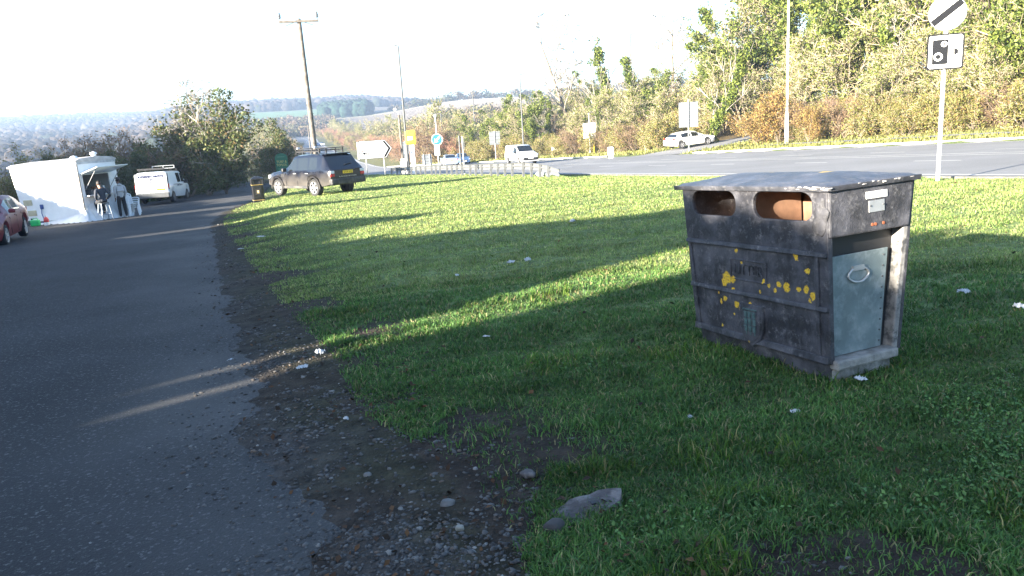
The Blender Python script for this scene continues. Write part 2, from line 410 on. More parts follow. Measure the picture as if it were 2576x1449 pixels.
# painted markings, sheets 4 mm above the road
MK = MB()
def lane(off0, off1, wdt, s0, s1, dash=None, P0=NE, P1=FE, zf=base, dz=.006):
    a = resample(P0, 400); b = resample(P1, 400)
    c = a * (1 - off0) + b * off0; c2 = a * (1 - off1) + b * off1
    tt = np.linspace(0, 1, 400)[:, None]; c = c * (1 - tt) + c2 * tt
    T = np.gradient(c, axis=0); T /= np.linalg.norm(T, axis=1)[:, None]; Nn = np.stack([-T[:, 1], T[:, 0]], 1) * wdt / 2
    d = np.r_[0, np.cumsum(np.hypot(*np.diff(c, axis=0).T))]
    l = c + Nn; r = c - Nn; zl = zf(l[:, 0], l[:, 1]) + dz; zr = zf(r[:, 0], r[:, 1]) + dz
    for i in range(399):
        if not (s0 <= d[i] <= s1): continue
        if dash and (d[i] % dash[0]) > dash[1]: continue
        MK.add([(*l[i], zl[i]), (*r[i], zr[i]), (*r[i + 1], zr[i + 1]), (*l[i + 1], zl[i + 1])], [(0, 1, 2, 3)])
lane(.05, .05, .14, 0, 150)
lane(.95, .95, .14, 0, 85); lane(.95, .95, .14, 105, 190)
lane(.30, .34, .12, 0, 400, (6, 2)); lane(.62, .62, .12, 0, 400, (6, 2))
lane(.45, .47, .12, 0, 110); lane(.49, .53, .12, 0, 110)
FRL2 = [(-31, 134)] + FR_L[1:]; FRR2 = [(-20.5, 136)] + FR_R[1:]
lane(.05, .05, .18, 0, 500, P0=FRL2, P1=FRR2, dz=.012); lane(.95, .95, .18, 0, 500, P0=FRL2, P1=FRR2, dz=.012)
lane(.47, .47, .16, 0, 500, (9, 6), P0=FRL2, P1=FRR2, dz=.012); lane(.54, .54, .16, 0, 500, P0=FRL2, P1=FRR2, dz=.012)
tag(MK.build('road_markings', m_line), kind='structure')

# ------------------------------------------------------------------ grass, clover, stones, leaves (nobody could count them)
def blades(n, seed, rmin, rmax, azmin, azmax, keep, hgt, wid, name, cols, label=None, lod=.0011, bend=.5):
    g = np.random.default_rng(seed)
    r = np.exp(g.uniform(math.log(rmin), math.log(rmax), n)); a = np.radians(g.uniform(azmin, azmax, n))
    x = r * np.sin(a); y = r * np.cos(a)
    m = keep(x, y, g); x, y, r = x[m], y[m], r[m]; n = len(x); z = H(x, y) - .006
    clump = .45 + .45 * fnoise(x, y, 5.) + .35 * fnoise(x + 9, y - 4, 13.)
    h = hgt * g.uniform(.45, 1.25, n) * (.45 + 1.15 * np.clip(clump, 0, 1.15)) * (1 + .012 * r)
    wv = (wid + lod * r) * g.uniform(.7, 1.3, n); th = g.uniform(0, 2 * PI, n); ph = g.uniform(0, 2 * PI, n)
    ln = g.uniform(.15, 1.0, n) * bend
    dx, dy = np.cos(th) * wv / 2, np.sin(th) * wv / 2; bx, by = np.cos(ph) * h * ln, np.sin(ph) * h * ln
    P = np.empty((n, 5, 3))
    P[:, 0] = np.stack([x - dx, y - dy, z], 1); P[:, 1] = np.stack([x + dx, y + dy, z], 1)
    P[:, 2] = np.stack([x + dx * .8 + bx * .35, y + dy * .8 + by * .35, z + h * .6], 1)
    P[:, 3] = np.stack([x - dx * .8 + bx * .35, y - dy * .8 + by * .35, z + h * .6], 1)
    P[:, 4] = np.stack([x + bx * 1.1, y + by * 1.1, z + h * np.sqrt(np.clip(1 - (ln * .7) ** 2, .1, 1))], 1)
    b = np.arange(n) * 5
    q = np.stack([b, b + 1, b + 2, b + 3], 1); t = np.stack([b + 3, b + 2, b + 4], 1)
    ci = g.choice(len(cols), n, p=[c[1] for c in cols]); cc = np.array([c[0] for c in cols])[ci] * g.uniform(.55, 1.45, n)[:, None]
    pat = np.clip(.5 + .6 * fnoise(x, y, .9), 0, 1)[:, None]; p2 = np.clip(.5 + .8 * fnoise(x - 3, y + 8, 4.3), 0, 1)[:, None]; cc = cc * (.72 + .5 * p2); cc = cc * (1 - pat * .4) + cc * np.array([1.35, 1.15, 1.0]) * pat * .4
    me = npmesh(name, P.reshape(-1, 3), quads=q, tris=t, cols=np.repeat(cc, 5, 0), mats=[m_blade])
    o = link(name, me); return tag(o, label, 'grass' if label else None, kind='stuff')
m_blade = M('grass_blade', (1, 1, 1), .55, attr=True, var=0, trans=.35, spec=.3)
def barek(x, y):
    ge = zones(x, y)[0]
    return ge, ss(.22, .42, fnoise(x + 7, y * .8, 2.2) - .16 * ge + ss(-.3, .3, fnoise(x, y, 7)) * .25) * (1 - ss(.35, 1.1, ge))
def keep_is(x, y, g):
    ge, b = barek(x, y); ne = zones(x, y)[1]
    soil = 1 - ss(.7, 1.2, np.hypot((x - 1.05) / .62, (y - 2.42) / .27) + .3 * fnoise(x, y, 8))     # the worn muddy patch at the bottom of the picture
    p = (ge > -.12 + .12 * g.random(len(x))) * (1 - .93 * np.clip(b, 0, 1)) * (1 - .75 * ss(.25, .6, fnoise(x + 2, y, 9.) * .7 + .4 * fnoise(x, y + 5, 3.1))) * (1 - .9 * soil) * (ne > .3)
    bx, by = x - 1.92, y - 4.47                                       # nothing grows under the bin
    u, v = bx * -.369 + by * .929, bx * .929 + by * .369
    p = p * ~((u > .03) & (u < 1.33) & (v > .06) & (v < .55))
    return g.random(len(x)) < p
GC = [((.066, .150, .038), .40), ((.095, .185, .042), .34), ((.044, .105, .032), .14), ((.24, .22, .11), .12)]
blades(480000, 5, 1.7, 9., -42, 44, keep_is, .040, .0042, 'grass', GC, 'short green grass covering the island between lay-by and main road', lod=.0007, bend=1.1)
blades(620000, 6, 8.5, 85., -34, 42, keep_is, .034, .004, 'distant_grass', [((.155, .235, .062), .42), ((.21, .285, .09), .36), ((.32, .32, .145), .22)], 'grass on the far half of the island, its colour brightened as if sunlit', lod=.0006, bend=1.0)  # paler than the near blades: sunlit brightness put into the colour
def keep_v(x, y, g):
    fe = zones(x, y)[2]; ds = zones(x, y)[4]
    return (fe > .4) & (fe < 8) & (ds > 3.3) & ~((fe > 3.5) & (fe < 5.1) & (y < 62)) & (y < 130)
blades(160000, 7, 28, 140., -12, 48, keep_v, .10, .006, 'verge_grass', [((.16, .19, .05), .5), ((.23, .22, .08), .5)], 'pale yellowish verge grass along the far kerb', lod=.0012)
def keep_l(x, y, g):
    le = zones(x, y)[3]; return (le > .5) & (le < 5) & (y > 20)
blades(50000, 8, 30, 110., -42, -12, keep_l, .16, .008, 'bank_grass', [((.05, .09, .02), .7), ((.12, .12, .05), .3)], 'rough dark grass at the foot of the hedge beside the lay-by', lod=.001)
def keep_t(x, y, g):                                                 # longer tussocks
    ge, b = barek(x, y); k = fnoise(x + 3, y - 5, 2.7) + .5 * fnoise(x, y, 6)
    u = (x - 1.92) * -.369 + (y - 4.47) * .929; v = (x - 1.92) * .929 + (y - 4.47) * .369
    ring = (u > -.12) & (u < 1.5) & (v > -.16) & (v < .75) & ~((u > 0) & (u < 1.36) & (v > .02) & (v < .58))
    return (ge > .02) & ((k > np.where(y < 4.2, .45, .62)) | (ring & (g.random(len(x)) < .7))) & (g.random(len(x)) < 1 - .9 * b) & ~((u > .0) & (u < 1.36) & (v > .02) & (v < .58))
blades(110000, 9, 1.7, 12., -42, 44, keep_t, .075, .0035, 'grass_tussocks', [((.06, .13, .018), .6), ((.10, .17, .025), .25), ((.25, .22, .09), .15)], 'longer tufts of grass standing above the lawn', lod=.0006, bend=1.05)
# clover: small round leaves low in the turf at lower right
def leafcards(name, x, y, z, size, g, cols, mat, tilt=.6, up=None):
    n = len(x); nrm = np.stack([g.normal(0, tilt, n), g.normal(0, tilt, n), np.ones(n)], 1)
    if up is not None: nrm = g.normal(0, 1, (n, 3)) + np.asarray(up)
    nrm /= np.linalg.norm(nrm, axis=1)[:, None]
    a = np.cross(nrm, g.normal(0, 1, (n, 3))); a /= np.linalg.norm(a, axis=1)[:, None]; b = np.cross(nrm, a)
    s = (size * g.uniform(.6, 1.4, n))[:, None]; p = np.stack([x, y, z], 1)
    P = np.empty((n, 5, 3))
    P[:, 0] = p - a * s; P[:, 1] = p - b * s * .62 - a * s * .1 + nrm * s * .15; P[:, 2] = p + a * s; P[:, 3] = p + b * s * .62 - a * s * .1 + nrm * s * .15; P[:, 4] = p
    i = np.arange(n) * 5
    t = np.concatenate([np.stack([i, i + 1, i + 4], 1), np.stack([i + 1, i + 2, i + 4], 1), np.stack([i + 2, i + 3, i + 4], 1), np.stack([i + 3, i, i + 4], 1)])
    ci = g.choice(len(cols), n, p=[c[1] for c in cols]); cc = np.array([c[0] for c in cols])[ci] * g.uniform(.7, 1.3, n)[:, None]
    return npmesh(name, P.reshape(-1, 3), tris=t, cols=np.repeat(cc, 5, 0), mats=[mat])
m_leaf = M('leaf', (1, 1, 1), .5, attr=True, var=0, trans=.25, spec=.35)
m_deadleaf = M('dead_leaf', (1, 1, 1), .75, attr=True, var=0, trans=.1, spec=.2)
g = np.random.default_rng(21)
x = g.uniform(.3, 4.2, 30000); y = g.uniform(1.7, 5.2, 30000)
kk = (fnoise(x - 4, y + 2, 1.5) + .5 * fnoise(x, y, 5) + .45 * ss(1.8, 2.6, x) > .30 + .5 * g.random(len(x))) & (zones(x, y)[0] > .1) & (np.hypot((x - 1.05) / .62, (y - 2.42) / .27) > 1.15)
u = (x - 1.92) * -.369 + (y - 4.47) * .929; v = (x - 1.92) * .929 + (y - 4.47) * .369
kk &= ~((u > -.04) & (u < 1.4) & (v > 0) & (v < .6)); x, y = x[kk], y[kk]
tag(link('clover', leafcards('clover', x, y, H(x, y) + g.uniform(.02, .075, len(x)), np.full(len(x), .0095), g, [((.07, .155, .035), .6), ((.11, .20, .05), .4)], m_leaf, .7)), 'small round clover leaves in the turf at lower right', 'clover', kind='stuff')
n = 3600; r_ = np.exp(g.uniform(math.log(1.9), math.log(22), n)); a_ = np.radians(g.uniform(-42, 42, n)); x = r_ * np.sin(a_); y = r_ * np.cos(a_)
gz = zones(x, y)[0]; kk = (gz > -.9) & (g.random(n) < np.where(gz < .35, .9, .10)); x, y, r_ = x[kk], y[kk], r_[kk]
tag(link('fallen_leaves', leafcards('fallen_leaves', x, y, H(x, y) + np.where(zones(x, y)[0] > .1, .045, .012), .014 + .001 * r_, g, [((.060, .030, .015), .4), ((.10, .05, .022), .22), ((.030, .02, .013), .38)], m_deadleaf, .5)), 'brown fallen leaves scattered on the grass and the muddy edge', 'leaves', kind='stuff')
# pebbles on the worn edge
def pebbles(name, n, seed, keep, smin, smax, cols, rmin, rmax, label):
    g = np.random.default_rng(seed)
    r = np.exp(g.uniform(math.log(rmin), math.log(rmax), n)); a = np.radians(g.uniform(-46, 25, n)); x = r * np.sin(a); y = r * np.cos(a)
    m = keep(x, y, g); x, y, r = x[m], y[m], r[m]; n = len(x)
    s = np.exp(g.uniform(math.log(smin), math.log(smax), n)) * (1 + .06 * r)
    t = (1 + 5 ** .5) / 2
    IV = np.array([(-1, t, 0), (1, t, 0), (-1, -t, 0), (1, -t, 0), (0, -1, t), (0, 1, t), (0, -1, -t), (0, 1, -t), (t, 0, -1), (t, 0, 1), (-t, 0, -1), (-t, 0, 1)]) / 1.9
    IF = np.array([(0, 11, 5), (0, 5, 1), (0, 1, 7), (0, 7, 10), (0, 10, 11), (1, 5, 9), (5, 11, 4), (11, 10, 2), (10, 7, 6), (7, 1, 8), (3, 9, 4), (3, 4, 2), (3, 2, 6), (3, 6, 8), (3, 8, 9), (4, 9, 5), (2, 4, 11), (6, 2, 10), (8, 6, 7), (9, 8, 1)])
    V = IV[None] * g.uniform(.7, 1.3, (n, 12, 1)) * (s[:, None, None] * np.stack([g.uniform(.7, 1.5, n), g.uniform(.6, 1.1, n), g.uniform(.35, .7, n)], 1)[:, None, :])
    th = g.uniform(0, 2 * PI, n); c, sn = np.cos(th)[:, None], np.sin(th)[:, None]
    V = np.stack([V[..., 0] * c - V[..., 1] * sn, V[..., 0] * sn + V[..., 1] * c, V[..., 2]], -1)
    z = np.maximum(H(x, y), base(x, y) * np.where(zones(x, y)[0] < -.3, 1, 1) - 9 * (zones(x, y)[0] > -.3)) + s * .12
    V += np.stack([x, y, z], 1)[:, None, :]
    ci = g.choice(len(cols), n, p=[q[1] for q in cols]); cc = np.array([q[0] for q in cols])[ci] * g.uniform(.7, 1.3, n)[:, None]
    F = (IF[None] + 12 * np.arange(n)[:, None, None]).reshape(-1, 3)
    me = npmesh(name, V.reshape(-1, 3), tris=F, cols=np.repeat(cc, 12, 0), mats=[m_pebble])
    tag(link(name, me), label, 'stones', kind='stuff')
m_pebble = M('pebble', (1, 1, 1), .85, attr=True, var=.2, vs_=40)
def keep_p(x, y, g):
    ge = zones(x, y)[0]; wd = np.interp(y, [3, 6, 15, 25, 40], [1.1, .95, .7, .5, .6])
    t = ge / wd; return (g.random(len(x)) < np.exp(-((t + .45) / .5) ** 2) * (.3 + .7 * (fnoise(x, y, 3) > -.1)))
pebbles('gravel', 90000, 31, keep_p, .0025, .0125, [((.085, .080, .076), .48), ((.042, .037, .034), .43), ((.18, .17, .155), .035), ((.10, .07, .05), .055)], 1.9, 26, 'loose grey gravel along the broken edge of the lay-by')
def keep_q(x, y, g):
    ge = zones(x, y)[0]; wd = np.interp(y, [3, 6, 15, 25, 40], [1.1, .95, .7, .5, .6]); t = ge / wd
    return (ge < -.3) & (g.random(len(x)) < np.exp(-np.abs(t + .6) / 1.6) * .5) & (x > -9)
pebbles('loose_chippings', 7000, 32, keep_q, .0025, .007, [((.06, .058, .056), .6), ((.03, .03, .03), .35), ((.15, .145, .135), .05)], 1.9, 14, 'fine chippings strewn over the dark lay-by asphalt')

# ------------------------------------------------------------------ unseen hedge left of the lay-by: its top is shaped to cast the foreground shade
LD = np.array([.78, .626]); LN = np.array([-.626, .78]); HD = -14.
ES = np.array([(-12, 10), (0, 9.5), (1, 7), (1.6, 5.6), (2.1, 6.0), (2.4, 7.4), (2.9, 7.9), (3.5, 8.2), (3.8, 9.4), (4.3, 9.8), (4.6, 8.6), (4.9, 7.7), (5.1, 6.8), (5.40, 4.9), (5.44, .2), (5.67, .2), (5.70, 2.8), (5.95, 2.6), (5.98, .2), (6.18, .2), (6.22, 3.0), (6.3, 3.6), (6.45, 9.0), (7, 11.8), (8, 13.2), (9.2, 12.8), (9.6, 10.4), (10.8, 9.0), (11.7, 7.1), (13, 6.1), (14, 6.8), (14.7, 7.6), (15.1, 10.3), (15.8, 9.5), (17.2, 8.1), (18.7, 6.6), (19.2, 7.6), (21.3, 9.8), (22.9, 10.2), (23.0, 4.0), (23.95, 4.0), (24.05, 10.5), (25.2, 16.6), (25.7, 14), (26.5, 11), (28.1, 10), (29.5, 8.6), (31, 8.8), (33, 10.5), (34.5, 11.2), (34.6, 4.0), (35.9, 4.0), (36.0, 6.6), (36.8, 7.4), (40, 11), (43, 13), (50, 14), (53, 26), (60, 36), (66, 38), (76, 48), (92, 56)])
g = np.random.default_rng(77)
nl = 190000; s = g.uniform(-12, 92, nl)
E_ = np.interp(s, ES[:, 0], ES[:, 1]); q = s[:, None] * LN + E_[:, None] * LD
ztop = base(q[:, 0], q[:, 1]) + .05 * (E_ > 3) + (E_ - HD) * math.tan(SUN_EL)
off_ = g.normal(0, .30, nl); b = s[:, None] * LN + (HD + off_)[:, None] * LD; zb = base(b[:, 0], b[:, 1])
ztop = ztop + .08 - np.abs(g.normal(0, .05, nl)) - off_ * math.tan(SUN_EL) * 0
z = zb + (ztop - zb) * np.where(g.random(nl) < .35, 1 - .16 * g.random(nl), g.random(nl) ** .8)
me = leafcards('hedge', b[:, 0], b[:, 1], z, np.where(z < ztop - .5, .22, .13), g, [((.05, .08, .02), .6), ((.10, .10, .035), .4)], m_leaf, up=(0, 0, 0))
tag(link('hedge', me), 'unseen ragged hedge beyond the lay-by, its top shaped to shade the foreground', 'hedge')

# ------------------------------------------------------------------ the big black litter bin
def lichen_mat(name, basecol, spots, rough=.55, bump=.0035, scale=1.):
    """weathered black paint: pale worn film, rust freckles and yellow lichen rosettes at given places (object space)"""
    m = bpy.data.materials.new(name); m.use_nodes = True; t = m.node_tree; N = t.nodes; L = t.links; p = N['Principled BSDF']
    tc = N.new('ShaderNodeTexCoord'); O = tc.outputs['Object']
    def noise(sc, det=8, ro=.6):
        n = N.new('ShaderNodeTexNoise'); n.inputs['Scale'].default_value = sc; n.inputs['Detail'].default_value = det; n.inputs['Roughness'].default_value = ro
        L.new(O, n.inputs['Vector']); return n
    def ramp(src, a, b):
        r = N.new('ShaderNodeMapRange'); r.inputs[1].default_value = a; r.inputs[2].default_value = b; L.new(src, r.inputs[0]); return r.outputs[0]
    def mixc(f, a, b):
        x = N.new('ShaderNodeMix'); x.data_type = 'RGBA'; L.new(f, x.inputs[0])
        if isinstance(a, tuple): x.inputs[6].default_value = (*a, 1)
        else: L.new(a, x.inputs[6])
        if isinstance(b, tuple): x.inputs[7].default_value = (*b, 1)
        else: L.new(b, x.inputs[7])
        return x.outputs[2]
    def math_(op, a, b=None):
        x = N.new('ShaderNodeMath'); x.operation = op
        for i, q in enumerate((a, b)):
            if q is None: continue
            if isinstance(q, (int, float)): x.inputs[i].default_value = q
            else: L.new(q, x.inputs[i])
        return x.outputs[0]
    n1 = noise(5.); n2 = noise(42., 10, .7); n3 = noise(14., 9, .7)
    c = mixc(ramp(n1.outputs[0], .42, .68), basecol, (.085, .085, .10))
    c = mixc(math_('MULTIPLY', ramp(n3.outputs[0], .50, .68), ramp(n2.outputs[0], .42, .62)), c, (.17, .165, .17))
    c = mixc(ramp(n2.outputs[0], .68, .76), c, (.20, .185, .165))
    last = c
    wob = noise(28., 3); w2 = N.new('ShaderNodeVectorMath'); w2.operation = 'SUBTRACT'; L.new(wob.outputs[1], w2.inputs[0]); w2.inputs[1].default_value = (.5, .5, .5)
    w3 = N.new('ShaderNodeVectorMath'); w3.operation = 'SCALE'; L.new(w2.outputs[0], w3.inputs[0]); w3.inputs['Scale'].default_value = .05
    w4 = N.new('ShaderNodeVectorMath'); w4.operation = 'ADD'; L.new(O, w4.inputs[0]); L.new(w3.outputs[0], w4.inputs[1])
    tot = None
    for (x, y, z, r) in spots:
        d = N.new('ShaderNodeVectorMath'); d.operation = 'DISTANCE'; L.new(w4.outputs[0], d.inputs[0]); d.inputs[1].default_value = (x, y, z)
        f = ramp(d.outputs['Value'], r, r * .72)
        tot = f if tot is None else math_('MAXIMUM', tot, f)
    if tot is not None:
        yel = mixc(ramp(noise(60., 4).outputs[0], .35, .65), (.55, .30, .01), (.72, .50, .03))
        last = mixc(math_('MULTIPLY', tot, ramp(noise(90., 3).outputs[0], .34, .44)), c, yel)
    L.new(last, p.inputs['Base Color'])
    rr_ = N.new('ShaderNodeMapRange'); rr_.inputs[3].default_value = rough - .12; rr_.inputs[4].default_value = rough + .25; L.new(n3.outputs[0], rr_.inputs[0]); L.new(rr_.outputs[0], p.inputs['Roughness'])
    bp = N.new('ShaderNodeBump'); bp.inputs['Distance'].default_value = bump; bp.inputs['Strength'].default_value = .9
    L.new(math_('ADD', n2.outputs[0], math_('MULTIPLY', n3.outputs[0], 1.2)), bp.inputs['Height']); L.new(bp.outputs[0], p.inputs['Normal'])
    return m
BC = Vector((1.92, 4.47, 0)); BC.z = -.125
BX = math.atan2(.929, -.369)               # local +X runs along the long face to its far end, local -Y... local +Y points away behind the door side
# local frame: u along the long face (away from the near corner), v to the back; v = (.929,.369) = u rotated by -90 degrees
bin_o = empty('litter_bin', BC, 0, 'big weathered black twin-slot litter bin with yellow lichen, standing on the grass', 'litter bin')
bin_o.matrix_world = Matrix.Translation(BC) @ Matrix.Rotation(BX, 4, 'Z') @ Matrix.Rotation(R(2.3), 4, 'Y') @ Matrix.Scale(-1, 4, (0, 1, 0))
bin_o.matrix_world = Matrix.Translation(BC) @ Matrix.Rotation(BX, 4, 'Z') @ Matrix.Rotation(R(2.6), 4, 'Y') @ Matrix.Rotation(R(-1.3), 4, 'X')
def bv(u, v, z): return (u, -v, z)          # bin coordinates to local ones
def ub(z): return -.005 * z / 1.2, 1.36 + .10 * z / 1.2      # near and far end at height z
def vb(z): return .0, .53 + .11 * z / 1.2
spots = [(.965, .555, .050), (1.0, .52, .035), (.90, .55, .028), (.36, .56, .033), (.43, .57, .022), (.186, .565, .030), (.25, .56, .022), (.13, .535, .028), (.16, .50, .016), (.173, .685, .024), (.266, .77, .024), (.525, .55, .018), (.58, .57, .016), (.47, .53, .020),
         (1.047, .37, .018), (1.0, .40, .022), (1.07, .43, .014), (.869, .37, .030), (.83, .34, .022), (.72, .40, .014), (.9, .29, .012), (.73, .13, .020), (1.05, .19, .012), (.85, .76, .018), (.80, .68, .013), (1.42, .72, .03), (1.44, .80, .02), (1.42, .55, .018), (.9, .48, .016), (.62, .50, .014)]
m_bin = lichen_mat('weathered_black_paint', (.018, .018, .023), [(u, 0, z, r * 1.0) for u, z, r in spots])
m_lid = lichen_mat('weathered_lid', (.035, .037, .045), [(.35, -.35, 1.235, .06), (.5, -.42, 1.235, .05), (.75, -.5, 1.235, .07), (.25, -.5, 1.235, .05), (.9, -.38, 1.235, .04)], rough=.38)
m_binside = lichen_mat('rough_black_paint', (.022, .022, .026), [], rough=.6, bump=.006)
m_inner = M('rusty_liner', (.24, .135, .085), .8, var=.3, vs_=9)
m_door = M('galvanised_door', (.17, .215, .225), .5, metal=.35, var=.22, vs_=5, bump=.001, bs=90, dirt=((.29, .33, .34), 11, .58, .1))
m_post = M('worn_post', (.22, .21, .20), .7, var=.3, vs_=14, bump=.003, dirt=((.06, .06, .06), 9, .55, .06))
# front and back panels, with two rounded openings each
ZB, ZT = .12, 1.19
def slot_panel(name, y0, th, holes, mat, zb=ZB, zt=ZT, lean=0.):
    bm = bmesh.new(); edges = []
    def loop(P):
        vs = [bm.verts.new(p) for p in P]
        for i in range(len(vs)): edges.append(bm.edges.new((vs[i], vs[(i + 1) % len(vs)])))
    loop([(ub(zb)[0], 0, zb), (ub(zb)[1], 0, zb), (ub(zt)[1], 0, zt), (ub(zt)[0], 0, zt)])
    for cx, cz, ww, hh, r in holes: loop([(x, 0, y) for x, y in rrect(ww, hh, r, 5, cx, cz)])
    bmesh.ops.triangle_fill(bm, use_beauty=True, use_dissolve=False, edges=edges)
    r_ = bmesh.ops.extrude_face_region(bm, geom=bm.faces[:])
    bmesh.ops.translate(bm, vec=(0, -th, 0), verts=[v for v in r_['geom'] if isinstance(v, bmesh.types.BMVert)])
    bmesh.ops.recalc_face_normals(bm, faces=bm.faces)
    for v in bm.verts: v.co.y += y0 + lean * v.co.z
    me = bpy.data.meshes.new(name); bm.to_mesh(me); bm.free(); me.materials.append(mat)
    o = link(name, me, bin_o)
    b = o.modifiers.new('bevel', 'BEVEL'); b.width = .006; b.segments = 2; b.limit_method = 'ANGLE'; b.angle_limit = R(50)
    return o
HOLES = [(1.085, 1.085, .50, .175, .08), (.385, 1.085, .54, .175, .08)]
slot_panel('front_panel', 0, .03, HOLES, m_bin)
slot_panel('back_panel', -.53, .03, [], m_binside, lean=-.125)
b = MB()
for (z0, z1) in ((ZB, ZT),):                               # far end panel
    b.hexa([bv(ub(z0)[1] - .03, .032, z0), bv(ub(z0)[1], .032, z0), bv(ub(z0)[1], .50, z0), bv(ub(z0)[1] - .03, .50, z0)], [bv(ub(z1)[1] - .03, .032, z1), bv(ub(z1)[1], .032, z1), bv(ub(z1)[1], .64, z1), bv(ub(z1)[1] - .03, .64, z1)])
b.build('end_panel', m_binside, bin_o, .006)
b = MB()                                                   # near end: overhanging top box
b.hexa([bv(-.018, .005, .90), bv(.16, .033, .90), bv(.16, .63, .90), bv(-.018, .645, .90)], [bv(-.02, .003, 1.188), bv(.16, .033, 1.188), bv(.16, .67, 1.188), bv(-.02, .685, 1.188)])
b.build('end_hood', m_binside, bin_o, .012)
b = MB()                                                   # posts, sill and head of the door recess
b.hexa([bv(0, .006, .12), bv(.05, .032, .12), bv(.05, .06, .12), bv(0, .035, .12)], [bv(-.005, .006, .9), bv(.05, .032, .9), bv(.05, .06, .9), bv(-.005, .035, .9)])
b.build('left_post', m_bin, bin_o, .006)
b = MB(); b.hexa([bv(.0, .50, .10), bv(.10, .50, .10), bv(.10, .545, .10), bv(.0, .545, .10)], [bv(-.004, .605, .9), bv(.10, .605, .9), bv(.10, .65, .9), bv(-.004, .65, .9)])
b.build('right_post', m_post, bin_o, .008)
b = MB(); b.box(bv(.02, .27, .115), (.12, .50, .06)); b.build('sill', m_concrete, bin_o, .012)
b = MB(); b.hexa([bv(.075, .03, .14), bv(.085, .03, .14), bv(.085, .56, .14), bv(.075, .56, .14)], [bv(.075, .03, .9), bv(.085, .03, .9), bv(.085, .65, .9), bv(.075, .65, .9)]); b.build('recess_back', m_black, bin_o)
b = MB(); b.hexa([bv(.045, .04, .15), bv(.058, .04, .15), bv(.058, .455, .15), bv(.045, .455, .15)], [bv(.045, .045, .775), bv(.058, .045, .775), bv(.058, .53, .775), bv(.045, .53, .775)])
door = b.build('door', m_door, bin_o, .003)
for k in range(9):
    z = .19 + k * .068; b = MB(); b.cyl(bv(.0405, .435 + (z - .15) * .095, z), bv(.0465, .435 + (z - .15) * .095, z), .006, n=8); b.build('rivet', m_dgrey, door)
hp = [bv(.031 if 2 < i < 14 else .038, .275 + .075 * math.cos(t) * (1 + .15 * abs(math.cos(t))), .64 + .045 * math.sin(t)) for i, t in enumerate(np.linspace(PI * .55, PI * 2.45, 24))]
b = MB(); b.tube(hp, .0065, 8); b.box(bv(.038, .275, .682), (.014, .09, .03)); b.build('handle', m_grey, door, smooth='auto')
b = MB(); b.box(bv(-.0225, .37, 1.125), (.005, .165, .042)); b.build('white_sticker', m_signwhite, bin_o)
b = MB(); b.box(bv(-.0215, .37, 1.055), (.004, .125, .07)); plate = b.build('metal_plate', m_grey, bin_o, .001)
for y in (.317, .423): b = MB(); b.cyl(bv(-.0285, y, 1.06), bv(-.0225, y, 1.06), .006, n=8); b.build('screw', m_dgrey, plate)
m_rust = M('rust', (.22, .07, .03), .9, var=.2)
for y in (.335, .36, .425): b = MB(); b.cyl(bv(-.0225, y, .945), bv(-.0185, y, .945), .010, n=10); b.build('bolt', m_rust, bin_o)
# raised mouldings on the front
b = MB()
for z, zw in ((.80, .030), (.465, .030), (.145, .045)):
    u0, u1 = ub(z); b.hexa([bv(u0 + .005, -.020, z - zw / 2), bv(u1 - .005, -.020, z - zw / 2), bv(u1 - .005, .002, z - zw / 2), bv(u0 + .005, .002, z - zw / 2)], [bv(u0 + .005, -.012, z + zw / 2), bv(u1 - .005, -.012, z + zw / 2), bv(u1 - .005, .002, z + zw / 2), bv(u0 + .005, .002, z + zw / 2)])
for uu in (.07, 1.30):
    k = uu > 1; b.hexa([bv(uu, -.014, .17), bv(uu + .03, -.014, .17), bv(uu + .03, .002, .17), bv(uu, .002, .17)], [bv(uu + .07 * k, -.014, .785), bv(uu + .03 + .07 * k, -.014, .785), bv(uu + .03 + .07 * k, .002, .785), bv(uu + .07 * k, .002, .785)])
for (u0, u1, z0, z1) in ((.54, .92, .695, .705), (.54, .92, .555, .565), (.54, .55, .565, .695), (.91, .92, .565, .695)):
    b.box(bv((u0 + u1) / 2, -.003, (z0 + z1) / 2), (u1 - u0, .012, z1 - z0))
b.build('moulding', m_bin, bin_o, .006)
text('LITTER', .105, m_binside, bin_o, bv(.73, -.003, .63), (R(90), 0, PI), 'raised_lettering', .004, sx=.95)
# council shield
sh = [(-.12, .13), (.12, .13), (.125, -.02), (.09, -.11), (0, -.17), (-.09, -.11), (-.125, -.02)]
def shield(sc, h, y, name, mat, par, cz=.27, cu=.70, bev=.006):
    m = Matrix.Translation(bv(cu, 0, cz)) @ Matrix(((1, 0, 0, 0), (0, 0, 1, 0), (0, 1, 0, 0), (0, 0, 0, 1)))
    b = MB(); P = [(x * sc, z * sc) for x, z in sh]; b.prism(P, h, Matrix.Translation((0, y, 0)) @ m); return b.build(name, mat, par, bev)
m_verd = M('verdigris', (.055, .10, .10), .6, var=.4, vs_=40, bump=.003, bs=90)
cr = shield(1.0, .022, -.001, 'crest', m_bin, bin_o)
shield(.84, .006, .019, 'crest_field', m_binside, cr)
b = MB(); b.box((.70, .025, .262), (.125, .004, .17)); b.build('emblem_field', m_binside, cr)
b = MB()
for i in range(3):
    for j in range(3):
        x = .70 + (i - 1) * .042; z = .325 - j * .05
        b.box((x, .029, z), (.028, .012, .034)); b.box((x, .031, z + .021), (.036, .012, .008))
b.box((.70, .027, .262), (.012, .006, .16)); b.box((.658, .027, .262), (.012, .006, .16)); b.box((.742, .027, .262), (.012, .006, .16)); b.box((.70, .029, .365), (.14, .012, .010)); b.build('emblem', m_verd, cr, .003)
